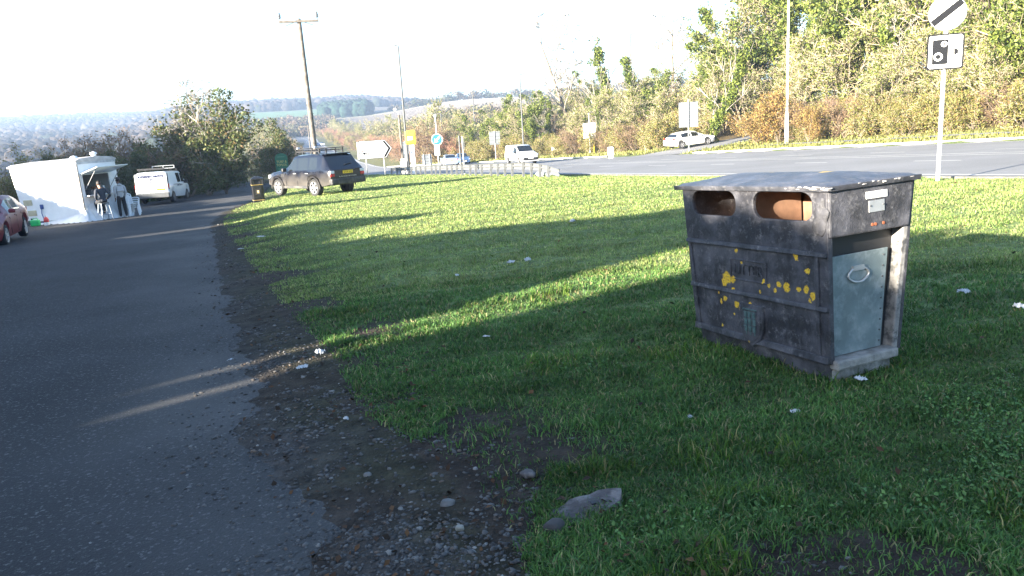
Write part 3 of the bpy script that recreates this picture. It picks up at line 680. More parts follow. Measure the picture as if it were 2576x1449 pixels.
# plinth, lid, liner
b = MB(); b.hexa([bv(.03, .03, -.12), bv(1.32, .03, -.12), bv(1.32, .50, -.12), bv(.03, .50, -.12)], [bv(.02, .018, .115), bv(1.34, .018, .115), bv(1.34, .515, .115), bv(.02, .515, .115)]); b.build('plinth', m_binside, bin_o, .008)
b = MB(); b.box(bv(.025, .265, -.005), (.03, .47, .17)); b.build('kick_plate', m_concrete, bin_o, .012)
bm = bmesh.new(); n1_, n2_ = 30, 14; grid = []
for i in range(n1_ + 1):
    row = []
    for j in range(n2_ + 1):
        u = -.045 + (1.46 + .11) * i / n1_; v = -.03 + (.685 + .065) * j / n2_
        e = min(min(i, n1_ - i) / n1_ * 2.2, min(j, n2_ - j) / n2_)
        z = 1.222 + .045 * float(ss(0, .5, e)) - (.012 if i in (0, n1_) or j in (0, n2_) else 0)
        row.append(bm.verts.new(bv(u, v, z)))
    grid.append(row)
for i in range(n1_):
    for j in range(n2_): bm.faces.new((grid[i][j], grid[i][j + 1], grid[i + 1][j + 1], grid[i + 1][j]))
bmesh.ops.recalc_face_normals(bm, faces=bm.faces)
if sum(f.normal.z for f in bm.faces) < 0: bmesh.ops.reverse_faces(bm, faces=bm.faces)
m_chip = M('chipped_paint', (.42, .40, .38), .8, var=.35, vs_=60)
g = random.Random(4)
for k in range(34):                                       # flaked edge of the lid, thickest near the front corner
    e = g.random()
    if e < .45: u, v = -.04 + abs(g.gauss(0, .15)), -.0305
    else: u, v = -.0455, g.random() ** 1.3 * .68
    z = 1.200 + g.uniform(-.008, .008); q = g.uniform(.006, .018); h_ = g.uniform(.002, .005)
    P = [(u - (q if e < .45 else .0), v - (0 if e < .45 else q), z - h_), (u + (q if e < .45 else 0), v + (0 if e < .45 else q), z - h_ * .6), (u + (q if e < .45 else 0) * .6, v + (0 if e < .45 else q) * .6, z + h_), (u - (q if e < .45 else 0) * .7, v - (0 if e < .45 else q) * .7, z + h_)]
    f = bm.faces.new([bm.verts.new(bv(*p_)) for p_ in (P if e >= .45 else P[::-1])]); f.material_index = 1
me = bpy.data.meshes.new('lid'); bm.to_mesh(me); bm.free(); me.materials.append(m_lid); me.materials.append(m_chip); me.shade_smooth()
lid = link('lid', me, bin_o); sm = lid.modifiers.new('solid', 'SOLIDIFY'); sm.thickness = .032; sm.offset = -1
bb = lid.modifiers.new('bevel', 'BEVEL'); bb.width = .010; bb.segments = 3; bb.limit_method = 'ANGLE'; bb.angle_limit = R(45)
b = MB()                                                  # brown liner seen through the slots
b.box(bv(.73, .50, .95), (1.30, .012, .46)); b.box(bv(.73, .27, .60), (1.28, .40, .02)); b.box(bv(.73, .27, .95), (.02, .40, .46))
b.build('liner', m_inner, bin_o)
m_melt = M('melted_plastic', (.010, .010, .011), .75, var=.4, vs_=30, bump=.012, bs=60)
bm = bmesh.new(); bmesh.ops.create_icosphere(bm, subdivisions=4, radius=1)
for v in bm.verts:
    f = 1 + .16 * math.sin(4 * v.co.x + 3 * v.co.z) + .10 * math.sin(7 * v.co.z + 2) + .04 * math.sin(23 * v.co.x) * math.sin(19 * v.co.z + 1)
    v.co = Vector((v.co.x * .06 * f, v.co.y * .016 * f, v.co.z * .10 * f + v.co.x * -.04)); v.co += Vector(bv(.055, .0, 1.02))
me = bpy.data.meshes.new('melted_patch'); bm.to_mesh(me); bm.free(); me.materials.append(m_binside); me.shade_smooth(); link('melted_patch', me, bin_o)

# ------------------------------------------------------------------ vehicles
def interp(tab, x):
    T = np.array(tab, float); return float(np.interp(x, T[:, 0], T[:, 1]))
def paint(name, col, rough=.3, dirt=None, var=.04, dust=None, coat=.7):
    m = M(name, col, rough, var=var, coat=coat, dirt=dirt)
    if dust:                                            # road dust that thins out upwards: (colour, full below z, none above z)
        t = m.node_tree; N = t.nodes; L = t.links; p = N['Principled BSDF']; lk = p.inputs['Base Color'].links[0]; src = lk.from_socket
        tc = N.new('ShaderNodeTexCoord'); sp = N.new('ShaderNodeSeparateXYZ'); L.new(tc.outputs['Object'], sp.inputs[0])
        nz = N.new('ShaderNodeTexNoise'); nz.inputs['Scale'].default_value = 3.; nz.inputs['Detail'].default_value = 6; L.new(tc.outputs['Object'], nz.inputs['Vector'])
        ad = N.new('ShaderNodeMath'); ad.operation = 'MULTIPLY_ADD'; L.new(nz.outputs[0], ad.inputs[0]); ad.inputs[1].default_value = .5; L.new(sp.outputs[2], ad.inputs[2])
        mr = N.new('ShaderNodeMapRange'); mr.inputs[1].default_value = dust[2] + .25; mr.inputs[2].default_value = dust[1] + .25; L.new(ad.outputs[0], mr.inputs[0])
        mx = N.new('ShaderNodeMix'); mx.data_type = 'RGBA'; L.new(mr.outputs[0], mx.inputs[0]); L.new(src, mx.inputs[6]); mx.inputs[7].default_value = (*dust[0], 1); L.new(mx.outputs[2], p.inputs['Base Color'])
        rg = N.new('ShaderNodeMapRange'); rg.inputs[3].default_value = rough; rg.inputs[4].default_value = .7; L.new(mr.outputs[0], rg.inputs[0]); L.new(rg.outputs[0], p.inputs['Roughness'])
        cw = N.new('ShaderNodeMapRange'); cw.inputs[3].default_value = coat; cw.inputs[4].default_value = .05; L.new(mr.outputs[0], cw.inputs[0]); L.new(cw.outputs[0], p.inputs['Coat Weight'])
    return m
def vehicle(root, L, W, top, belt, sill, wheels, rad, body, glass, side_win, front_win=None, rear_win=None, hw=None, roof_w=.78, belt_w=.97, tuck=.9, arch=.05, step=.09):
    """lofted car shell, front at x = 0, rear at x = L (local +x to the rear); wheel arches are cut out of the loft"""
    xs = set(np.round(np.arange(0, L + .001, step), 3)) | {L, .02, .06, L - .02, L - .06}
    for xw in wheels:
        for t in np.linspace(0, PI, 17): xs.add(round(xw + math.cos(t) * (rad + arch), 3))
        xs.add(round(xw + rad + arch + .012, 3)); xs.add(round(xw - rad - arch - .012, 3))
    for a in side_win: xs.add(a[0]); xs.add(a[1])
    for a in (front_win, rear_win):
        if a: xs.add(a[0]); xs.add(a[1])
    for p in top: xs.add(p[0])
    xs = sorted(x for x in xs if 0 <= x <= L); xs = [x for i, x in enumerate(xs) if i == 0 or x - xs[i - 1] > .006]
    V = []; F = []; GF = []
    K = 10
    hwt = hw or [(0, .80), (.12, .92), (.45, 1), (L - .4, 1), (L - .1, .97), (L, .93)]
    for x in xs:
        zt = interp(top, x); zb = min(interp(belt, x), zt - .05); zl = interp(sill, x); h = W / 2 * interp(hwt, x)
        for xw in wheels:
            d = abs(x - xw)
            if d < rad + arch: zl = max(zl, rad + math.sqrt((rad + arch) ** 2 - d * d))
        zm = zl + (zb - zl) * .45
        rw = h * roof_w if zt - zb > .3 else h * (roof_w + (belt_w - roof_w) * (1 - (zt - zb) / .3))
        bw = h * belt_w; gh = zt - zb
        fl = lambda a: bw + (rw - bw) * a
        ring = [(0, zl), (h * tuck * .96, zl), (h * tuck, zl + .01), (h, zm), (h, zm + (zb - zm) * .6), (bw, zb), (fl(.06) - .004, zb + .07 * gh), (fl(.84) - .004, zb + .80 * gh), (rw * .955, zb + .945 * gh), (rw * .72, zt - .012 * min(1, gh * 3)), (0, zt)]
        V += [(x, y, z) for y, z in ring] + [(x, -y, z) for y, z in ring[1:-1]]
    n = 20
    def idx(i, k): return i * n + (k if k <= K else n - (k - K))      # 0..10 right half, then back down the other side
    side = list(range(0, K + 1)) ; other = [0] + list(range(11, 20)) + [10]
    for i in range(len(xs) - 1):
        xm = (xs[i] + xs[i + 1]) / 2
        for k in range(K):
            for lst, flip in ((side, False), (other, True)):
                f = (i * n + lst[k], i * n + lst[k + 1], (i + 1) * n + lst[k + 1], (i + 1) * n + lst[k])
                if flip: f = f[::-1]
                g_ = None
                if k == 6 and any(a < xm < b for a, b in side_win): g_ = 'side_window'
                if front_win and k in (8, 9) and front_win[0] < xm < front_win[1]: g_ = 'windscreen'
                if rear_win and k in (8, 9) and rear_win[0] < xm < rear_win[1]: g_ = 'rear_window'
                (F.append(f) if not g_ else GF.append((g_, f, round(min([a for a in side_win if a[0] < xm < a[1]] or [(0, 0)])[0], 2) if g_ == 'side_window' else 0, flip)))
    for i, rev in ((0, False), (len(xs) - 1, True)):
        loop = [i * n + k for k in side] + [i * n + k for k in other[::-1][1:-1]]
        F.append(tuple(loop if rev else loop[::-1]))
    me = newmesh('body', V, F, [body]); o = link('body', me, root); autosmooth(o, 32)
    groups = {}
    for g_, f, key, flip in GF: groups.setdefault((g_, key if g_ == 'side_window' else 0, flip if g_ == 'side_window' else 0), []).append(f)
    for (g_, _, _), fs in groups.items():
        used = sorted({i for f in fs for i in f}); mp = {u: j for j, u in enumerate(used)}
        me = newmesh(g_, [V[u] for u in used], [tuple(mp[i] for i in f) for f in fs], [glass]); me.shade_smooth(); link(g_, me, root)
    return o
def wheel_at(root, x, y, r, wd, spokes, rimmat, style=0):
    s_ = 1 if y > 0 else -1
    m = Matrix.Translation((x, y, r)) @ Matrix.Rotation(R(-90) * s_, 4, 'X')
    b = MB(); b.lathe([(r * .68, -wd / 2), (r * .93, -wd / 2), (r, -wd * .32), (r, wd * .32), (r * .93, wd / 2), (r * .68, wd / 2)], 32, m, close=True)
    wh = b.build('wheel', m_rubber, root, smooth='auto')
    b = MB(); b.lathe([(r * .69, wd * .40), (r * .69, wd * .5), (r * .62, wd * .48), (r * .60, wd * .36)], 32, m, close=True)
    for k in range(spokes):
        for e in ((-.16, .16) if style else (0,)):
            a = 2 * PI * k / spokes + e; q = Matrix.Rotation(a, 4, 'Z')
            w_ = r * (.075 if style else .12)
            b.hexa([m @ q @ Vector(p) for p in ((0, -w_ * .8, wd * .34), (r * .64, -w_, wd * .36), (r * .64, w_, wd * .36), (0, w_ * .8, wd * .34))], [m @ q @ Vector(p) for p in ((0, -w_ * .8, wd * .47), (r * .64, -w_, wd * .46), (r * .64, w_, wd * .46), (0, w_ * .8, wd * .47))])
    b.lathe([(r * .16, wd * .3), (r * .16, wd * .49), (r * .06, wd * .5)], 16, m)
    b.build('rim', rimmat, wh)
    b = MB(); b.lathe([(r * .66, wd * .1), (.01, wd * .1)], 24, m); b.build('hub_back', m_black, wh)
def plate_at(root, x, y, z, txt, mat, front=False, wdt=.52, hgt=.111, tilt=0):
    b = MB(); b.box((0, 0, 0), (.012, wdt, hgt)); p = b.build('number_plate', mat, root, .004); p.location = (x, y, z); p.rotation_euler = (0, tilt, 0)
    text(txt, hgt * .92, m_blackmark, p, (-.0065 if front else .0065, 0, -.002), (R(90), 0, R(-90) if front else R(90)), 'registration', .001, sx=.92)
    return p
def pbox(root, name, mat, c, d, bev=.01, rot=None):
    b = MB(); b.box(c, d, rot); return b.build(name, mat, root, bev)
def heading(name, loc, az, label, cat, group=None, tilt=0):
    """vehicle root; local -x is the front; az is the compass direction (from +Y towards +X) the front points to"""
    return empty(name, loc, 0, label, cat, group, rot=(0, tilt, R(-90) - R(az)))
def zloc(x, y, dz=0): return Vector((x, y, Hs(x, y) + dz))

# --- dark 4x4 on the grass
RX, RY = -8.25, 33.9
haz = -49.
hv = Vector((math.sin(R(haz)), math.cos(R(haz)), 0)); sv = Vector((-hv.y, hv.x, 0))     # sv: the car's left
org = Vector((RX, RY, 0)) - sv * .80                                                     # rear axle middle
zr = (Hs(org.x, org.y) + Hs(org.x + hv.x * 2.745, org.y + hv.y * 2.745)) / 2
fr = org + hv * (2.745 + .84)
m_navy = paint('dark_blue_paint', (.004, .005, .011), .25, dust=((.060, .053, .047), .45, 1.05), coat=.5)
m_cladding = M('dirty_grey_cladding', (.03, .03, .033), .6, var=.2, dirt=((.10, .09, .08), 4, .56, .12))
suv = heading('estate_car', (fr.x, fr.y, zr + .03), haz, 'dark blue off-road estate car with a roof rack parked on the grass', 'car')
LS, WS = 4.79, 1.93
vehicle(suv, LS, WS, [(0, .86), (.05, .98), (.25, 1.05), (.9, 1.12), (1.35, 1.15), (2.05, 1.72), (2.3, 1.80), (3.2, 1.83), (4.0, 1.80), (4.22, 1.75), (4.68, 1.22), (4.76, 1.15), (LS, 1.11)],
        [(0, .80), (1.3, 1.06), (4.2, 1.13), (4.6, 1.13), (LS, 1.06)], [(0, .48), (.2, .40), (1.2, .36), (3.6, .36), (4.4, .46), (LS, .52)], (.84, 3.585), .385, m_navy, m_glass,
        [(1.62, 2.38), (2.46, 3.20), (3.28, 3.86)], (1.38, 2.06), (4.24, 4.66), roof_w=.80, arch=.06, hw=[(0, .84), (.1, .93), (.4, 1), (4.4, 1), (4.7, .97), (LS, .93)])
for x in (.84, 3.585):
    for y in (-1, 1): wheel_at(suv, x, y * (WS / 2 - .135), .385, .255, 6, m_alloy)
    for y in (-1, 1):
        b = MB(); P = [(x + math.cos(t) * .455, y * (WS / 2 + .004), .385 + math.sin(t) * .455) for t in np.linspace(-.12, PI + .12, 20)]
        b.tube(P, .026, 6); b.build('wheel_arch_trim', m_navy, suv, smooth='auto')
pbox(suv, 'rear_bumper', m_cladding, (LS - .02, 0, .62), (.22, 1.84, .26), .05)
pbox(suv, 'front_bumper', m_cladding, (.06, 0, .60), (.2, 1.70, .26), .05)
for y in (-1, 1):
    lamp = pbox(suv, 'tail_light', m_red, (LS - .03, y * .80, .90), (.12, .22, .13), .02); pbox(lamp, 'clear_lens', m_lampglass, (LS - .035, y * .80, 1.03), (.12, .22, .12), .02)
    pbox(suv, 'headlight', m_lampglass, (.10, y * .70, .86), (.2, .34, .17), .03)
    pbox(suv, 'door_mirror', m_black, (1.62, y * 1.06, 1.17), (.14, .22, .17), .04)
    pbox(suv, 'sill', m_cladding, (2.2, y * .93, .40), (1.9, .06, .12), .02)
    for x in (2.25, 3.15): pbox(suv, 'door_handle', m_alloy, (x, y * (WS / 2 * .995), 1.0), (.2, .03, .035), .01)
    for x in (1.55, 2.42, 3.30): pbox(suv, 'door_seam', m_black, (x, y * (WS / 2 - .004), .74), (.012, .016, .58), 0)
pbox(suv, 'front_vent', m_black, (1.30, .955, .92), (.24, .03, .16), .01); pbox(suv, 'front_vent', m_black, (1.30, -.955, .92), (.24, .03, .16), .01)
plate_at(suv, LS + .012, 0.02, 1.00, 'EY08 AXJ', m_yellowplate, wdt=.54, hgt=.125)
pbox(suv, 'roof_spoiler', m_navy, (4.16, 0, 1.79), (.26, 1.36, .05), .02)
pbox(suv, 'tailgate_strip', m_black, (LS, 0, .82), (.03, 1.35, .075), .01)
text('RANGE ROVER', .075, m_alloy, suv, (LS + .017, 0, .82), (R(90), 0, R(90)), 'tailgate_lettering', .002, sx=1.9)
b = MB(); b.tube([(4.64, -.02, 1.31), (4.62, .20, 1.335), (4.59, .42, 1.36)], .014, 6); b.build('rear_wiper', m_black, suv)
b = MB()
for y in (-.62, .62):
    b.box((2.95, y, 1.93), (1.75, .04, .05)); b.box((2.95, y, 2.04), (1.9, .03, .03))
    for x in (2.1, 2.6, 3.3, 3.8): b.box((x, y, 1.93), (.05, .05, .22))
for x in np.linspace(2.05, 3.85, 7): b.box((x, 0, 1.955), (.035, 1.24, .03))
for x in (2.0, 3.9): b.box((x, 0, 2.04), (.03, 1.27, .03))
b.build('roof_rack', m_black, suv)
for y in (-.45, .45): pbox(suv, 'rack_lamp', m_lampglass, (2.02, y, 2.07), (.09, .16, .10), .03)

# --- white carpet fitters' van
va = -8.
hv = Vector((math.sin(R(va)), math.cos(R(va)), 0)); sv = Vector((-hv.y, hv.x, 0))
rc = at(388, 509, 46.5); rc.z = Hs(rc.x, rc.y)
fr = rc + hv * 5.0
van = heading('panel_van', (fr.x, fr.y, rc.z - .02), va, 'white carpet fitters\' panel van with ladder rack beside the food trailer', 'van', tilt=R(-1.5))
m_vanw = paint('van_white', (.74, .76, .78), .35)
LV, WV = 5.0, 1.93
def van_body(root, L, W, Hh, body, rad, wheels, wins, rear=True):
    vehicle(root, L, W, [(0, .72), (.06, .92), (.25, 1.02), (.95, 1.20), (1.75, Hh - .08), (2.1, Hh - .01), (3.2, Hh), (L - .25, Hh - .01), (L - .10, Hh - .05), (L - .03, Hh * .68), (L, .9)],
            [(0, .70), (.9, 1.10), (L - .1, 1.12), (L, .85)], [(0, .28), (.3, .22), (L, .36)], wheels, rad, body, m_glass, wins, (1.0, 1.74), None, roof_w=.87, belt_w=.985, hw=[(0, .80), (.12, .92), (.5, 1), (L - .1, 1), (L, .985)])
van_body(van, LV, WV, 1.90, m_vanw, .335, (.92, 4.02), [(1.30, 2.08), (2.18, 2.95)])
for x in (.92, 4.02):
    for y in (-1, 1): wheel_at(van, x, y * (WV / 2 - .13), .335, .21, 5, m_dgrey)
pbox(van, 'rear_bumper', m_dgrey, (LV + .03, 0, .49), (.20, 1.92, .30), .05)
for y in (-1, 1):
    pbox(van, 'tail_light', m_red, (LV - .055, y * .925, .98), (.10, .10, .34), .02)
    pbox(van, 'corner_post', m_dgrey, (LV - .08, y * .93, 1.45), (.07, .05, .62), .01)
    pbox(van, 'door_mirror', m_black, (1.55, y * 1.08, 1.15), (.14, .22, .2), .04)
    pbox(van, 'headlight', m_lampglass, (.16, y * .68, .82), (.24, .32, .2), .03)
    pbox(van, 'side_rail', m_dgrey, (3.2, y * .968, 1.06), (1.5, .014, .03), 0)
    pbox(van, 'door_handle', m_dgrey, (2.1, y * .972, 1.0), (.16, .03, .04), .008)
for y in (-.46, .46):
    d = pbox(van, 'rear_door', m_vanw, (LV + .012, y, 1.22), (.05, .895, 1.12), .025, (0, R(-3.0), 0))
    pbox(d, 'door_handle', m_dgrey, (LV + .045, y * .55 + (.1 if y < 0 else -.1), .98), (.03, .26 if y < 0 else .18, .06), .01)
plate_at(van, LV + .055, .52, .83, 'GK66 ZNO', m_yellowplate, wdt=.52, hgt=.125)
m_logo = M('navy_lettering', (.008, .014, .06), .5, var=.05)
tr = (R(90), 0, R(90))
text('SUPREME CARPETS', .19, m_logo, van, (LV + .026, -.01, 1.61), (R(93), 0, R(90)), 'company_name', .002, sx=.92, bold=.014)
text('Sales, Fitting Specialist', .095, m_logo, van, (LV + .034, -.05, 1.46), (R(93), 0, R(90)), 'company_lettering', .002, bold=.006)
text('Domestic & Commercial', .09, m_logo, van, (LV + .039, -.05, 1.36), (R(93), 0, R(90)), 'company_lettering', .002, bold=.006)
text('Free estimates', .085, m_logo, van, (LV + .044, -.05, 1.27), (R(93), 0, R(90)), 'company_lettering', .002, bold=.006)
text('SUPREME CARPETS', .12, m_logo, van, (2.75, .985, .98), (R(90), 0, PI), 'company_lettering', .002); text('SUPREME CARPETS', .12, m_logo, van, (2.75, -.985, .98), (R(90), 0, 0), 'company_lettering', .002)
b = MB()
for y in (-.74, .74):
    b.box((3.35, y, 2.02), (2.9, .035, .035))
    for x in (2.1, 3.3, 4.5): b.box((x, y, 1.95), (.05, .05, .14))
for x in (2.0, 2.7, 3.5, 4.2, 4.75): b.box((x, 0, 2.01), (.04, 1.5, .03))
b.box((4.75, 0, 2.07), (.05, 1.55, .07))
b.build('roof_rack', m_black, van)
b = MB()
for z in (2.06, 2.22): b.box((2.15, 0, z), (.04, 1.3, .03))
for y in (-.65, 0, .65): b.box((2.15, y, 2.14), (.04, .04, .19))
b.build('rack_headboard', m_grey, van)

# --- generic hatchback / saloon
def saloon(name, loc, az, L, W, top, body, label, cat='car', wins=None, fw=None, rw=None, belt=None, rad=.32, wheels=None, spokes=5, plate=None, rimmat=None, group=None, tilt=0, style=1):
    r_ = heading(name, loc, az, label, cat, group, tilt)
    wheels = wheels or (.82, L - .85)
    vehicle(r_, L, W, top, belt or [(0, .62), (1.1, .86), (L - .3, .93), (L, .8)], [(0, .26), (.3, .20), (L - .3, .22), (L, .32)], wheels, rad, body, m_glass, wins, fw, rw, roof_w=.72)
    for x in wheels:
        for y in (-1, 1): wheel_at(r_, x, y * (W / 2 - .115), rad, .205, spokes, rimmat or m_alloy, style)
    for y in (-1, 1):
        pbox(r_, 'headlight', m_lampglass, (.20, y * W * .385, .68), (.34, .26, .14), .04, (0, 0, y * R(-24)))
        pbox(r_, 'tail_light', m_red, (L - .10, y * W * .40, .86), (.16, .26, .15), .03, (0, 0, y * R(14)))
        pbox(r_, 'door_mirror', body, (1.62 if L > 4 else 1.4, y * (W / 2 + .06), .98), (.13, .19, .13), .04)
        for x in (2.3, 3.15): pbox(r_, 'door_handle', body, (x, y * (W / 2 * .985), .82), (.18, .03, .03), .008)
        for x in (1.5, 2.40, 3.25): pbox(r_, 'door_seam', m_black, (x, y * (W / 2 - .005), .56), (.010, .014, .5), 0)
    pbox(r_, 'grille', m_black, (.015, 0, .50), (.05, W * .55, .16), .02)
    pbox(r_, 'rear_bumper', body, (L - .03, 0, .48), (.12, W * .86, .2), .05)
    if plate:
        plate_at(r_, L + .002, 0, .72, plate, m_yellowplate); plate_at(r_, -.014, 0, .42, plate, m_signwhite, True)
    return r_
HB = [(0, .60), (.05, .72), (.3, .82), (1.15, .95), (2.0, 1.38), (2.4, 1.44), (3.1, 1.42), (3.75, 1.30), (4.1, .98), (4.2, .9), (4.28, .78)]
SAL = [(0, .58), (.05, .70), (.3, .80), (1.25, .93), (2.05, 1.38), (2.5, 1.44), (3.1, 1.42), (3.9, 1.06), (4.5, 1.02), (4.62, .95), (4.7, .72)]
WH = [(1.72, 2.36), (2.46, 3.20)]
# red hatchback at the left edge
p = zloc(-15.55, 23.9)
az_r = 159.
hv = Vector((math.sin(R(az_r)), math.cos(R(az_r)), 0))
m_redc = paint('dark_red_paint', (.15, .010, .018), .45, coat=.15)
c_ = Vector((-16.1, 23.6, 0)) + hv * 1.9; c_.z = Hs(p.x, p.y) + .03
saloon('hatchback_car', c_, az_r, 4.32, 1.77, HB, m_redc, 'dark red hatchback with alloy wheels driving along the lay-by', wins=WH, fw=(1.2, 2.0), rw=(3.77, 4.08), plate='LM14 FHC', style=1)
# white hatchback leaving by the side road
p = G(1735, 362); m_wc = paint('white_car_paint', (.78, .78, .77), .3)
az_w = 70.
hv = Vector((math.sin(R(az_w)), math.cos(R(az_w)), 0))
q = at(1737, 361, 71.); q = q + hv * 2.1 ; q.z = Hs(q.x, q.y) + .05
saloon('hatchback_car', (q.x, q.y, q.z), az_w, 4.4, 1.85, HB, m_wc, 'white hatchback climbing the side road into the thicket', wins=[(1.75, 2.5), (2.58, 3.55)], fw=(1.2, 2.0), rw=(3.77, 4.08), tilt=R(3), style=1)
# silver-blue saloon seen from behind and the dark blue car facing it
q = at(1136, 418, 100.); q.z = base(q.x, q.y) + .006; az_s = -12.
hv = Vector((math.sin(R(az_s)), math.cos(R(az_s)), 0)); f_ = q + hv * 4.3
saloon('saloon_car', (f_.x, f_.y, q.z), az_s, 4.7, 1.8, SAL, paint('silver_blue_paint', (.30, .38, .48), .3), 'pale blue saloon driving away behind the guard rail', wins=WH, fw=(1.3, 2.05), rw=(3.15, 3.88), plate='GN55 UHR')
q = at(1170, 414, 108.); q.z = base(q.x, q.y) + .006
saloon('estate_car', (q.x, q.y, q.z), 168., 4.3, 1.78, HB, paint('blue_paint', (.04, .08, .17), .3), 'dark blue car coming towards us behind the pale blue saloon', wins=WH, fw=(1.2, 2.0), rw=(3.77, 4.08), plate='KV07 HHM')
# white small van on the main road
q = at(1330, 412, 74.); q.z = base(q.x, q.y) + .006
sv_ = heading('small_van', (q.x + .2, q.y - .6, q.z), 158., 'small white delivery van with black bumper coming along the main road', 'van')
vehicle(sv_, 4.4, 1.82, [(0, .72), (.06, .92), (.3, 1.06), (.95, 1.16), (1.65, 1.74), (2.0, 1.80), (3.2, 1.82), (4.2, 1.78), (4.34, 1.4), (4.4, .9)], [(0, .70), (.9, 1.02), (4.3, 1.06), (4.4, .85)], [(0, .30), (.3, .24), (4.4, .34)], (.9, 3.6), .32, m_wc, m_glass, [(1.35, 2.1)], (1.0, 1.66), None, roof_w=.84)
for x in (.9, 3.6):
    for y in (-1, 1): wheel_at(sv_, x, y * .79, .32, .2, 5, m_alloy)
pbox(sv_, 'front_bumper', m_black, (.0, 0, .52), (.16, 1.6, .26), .06); plate_at(sv_, -.09, 0, .58, 'GF18 LKJ', m_signwhite, True)
for y in (-1, 1):
    pbox(sv_, 'headlight', m_lampglass, (.2, y * .70, .90), (.36, .28, .16), .04, (0, 0, y * R(-24))); pbox(sv_, 'door_mirror', m_black, (1.3, y * 1.0, 1.12), (.13, .2, .18), .04)
# two cars far up the road
for (px, py, col, lb, azf) in ((812, 353, (.75, .75, .75), 'tiny white car far up the road, beside the telegraph pole', 150.), (800, 354, (.05, .12, .3), 'tiny blue car far up the road, at the verge behind the telegraph pole', 150.)):
    q = at(px, py, 330); q.z = base(q.x, q.y) + .02
    saloon('distant_car', (q.x, q.y, q.z), azf, 4.3, 1.78, HB, paint('far_paint', col), lb, wins=WH, fw=(1.2, 2.0), rw=(3.77, 4.08))

# ------------------------------------------------------------------ signs and street furniture
def onground(u, Y, v=440):
    q = at(u, v, Y); return Vector((q.x, q.y, Hs(q.x, q.y)))
def face_cam(p, turn=0.): return math.atan2(-p.x, p.y) + R(turn)          # local -y towards the camera
def plane_m(y): return Matrix(((1, 0, 0, 0), (0, 0, 1, y), (0, 1, 0, 0), (0, 0, 0, 1)))   # polygon (x, z) extruded along +y from y
def flat(root, name, mat, poly, y, th, bev=0, z=0, x=0):
    b = MB(); b.prism(poly, th, Matrix.Translation((x, 0, z)) @ plane_m(y)); return b.build(name, mat, root, bev)
def ring(r0, r1, n=40):
    P = circ(r1, n) + [circ(r1, n)[0]] + [circ(r0, n)[0]] + circ(r0, n)[::-1]
    return P
def ringpart(root, name, mat, r0, r1, y, th, x=0, z=0, n=40):
    b = MB(); V = []; F = []
    for yy in (y, y + th):
        for r in (r0, r1): V += [(x + r * math.cos(2 * PI * i / n), yy, z + r * math.sin(2 * PI * i / n)) for i in range(n)]
    for i in range(n):
        j = (i + 1) % n
        F += [(i, j, n + j, n + i), (2 * n + j, 2 * n + i, 3 * n + i, 3 * n + j), (n + i, n + j, 3 * n + j, 3 * n + i), (j, i, 2 * n + i, 2 * n + j)]
    b.add(V, F); return b.build(name, mat, root)
def pole(root, h, r, mat=m_greypaint, r1=None, x=0, y=0, z0=-.2, name='pole', n=14):
    b = MB(); b.cyl((x, y, z0), (x, y, h), r, r1 or r, n); return b.build(name, mat, root, smooth='auto')

# national speed limit and camera sign beside the bin
p = onground(2360, 17.6); top = at(2378, 10, 17.6).z - p.z
t = empty('speed_limit_sign', p, face_cam(p, 6), 'white round sign with a black diagonal over a square camera plate', 'road sign')
pole(t, 3.95, .045, M('pale_post', (.55, .56, .56), .5, var=.1))
s_ = 1934 / 17.6
rs = flat(t, 'round_plate', m_signwhite, circ(.375, 48), -.065, .012, .003, z=3.66); ringpart(rs, 'plate_rim', m_greypaint, .362, .377, -.0665, .010, 0, 3.66, 48)
sl_ = math.radians(38); c_, q_ = math.cos(sl_), math.sin(sl_); hw_ = .07; l_ = .355
flat(rs, 'diagonal_bar', m_slash, [(-l_ * c_ + hw_ * q_, -l_ * q_ - hw_ * c_), (l_ * c_ + hw_ * q_, l_ * q_ - hw_ * c_), (l_ * c_ - hw_ * q_, l_ * q_ + hw_ * c_), (-l_ * c_ - hw_ * q_, -l_ * q_ + hw_ * c_)], -.0685, .003, z=3.66)
zc = 2.84
cp = flat(t, 'camera_plate', m_slash, rrect(.72, .76, .06), -.065, .012, .003, z=zc); flat(cp, 'plate_face', m_signwhite, rrect(.65, .69, .045), -.068, .003, z=zc)
cb = flat(cp, 'camera_body', m_slash, rrect(.31, .53, .03), -.071, .003, z=zc, x=-.10)
ringpart(cp, 'lens_ring', m_signwhite, .052, .088, -.074, .003, -.135, zc - .10); ringpart(cp, 'lens_ring', m_signwhite, .026, .060, -.074, .003, -.03, zc + .165)
b = MB()
for k, (x0, hh) in enumerate(((.085, .34), (.125, .30), (.165, .26))): b.box((x0, -.0695, zc + .02 - k * .005), (.018, .003, hh))
b.box((.20, -.0695, zc - .01), (.045, .003, .13)); b.box((.235, -.0695, zc - .01), (.03, .003, .09)); b.box((.11, -.0695, zc - .165), (.07, .003, .016))
b.build('flash_mark', m_slash, cp)
b = MB()
for z in (3.45, 3.85, 2.65, 3.05): b.box((0, -.025, z), (.30, .06, .05))
b.build('clip', m_grey, t)

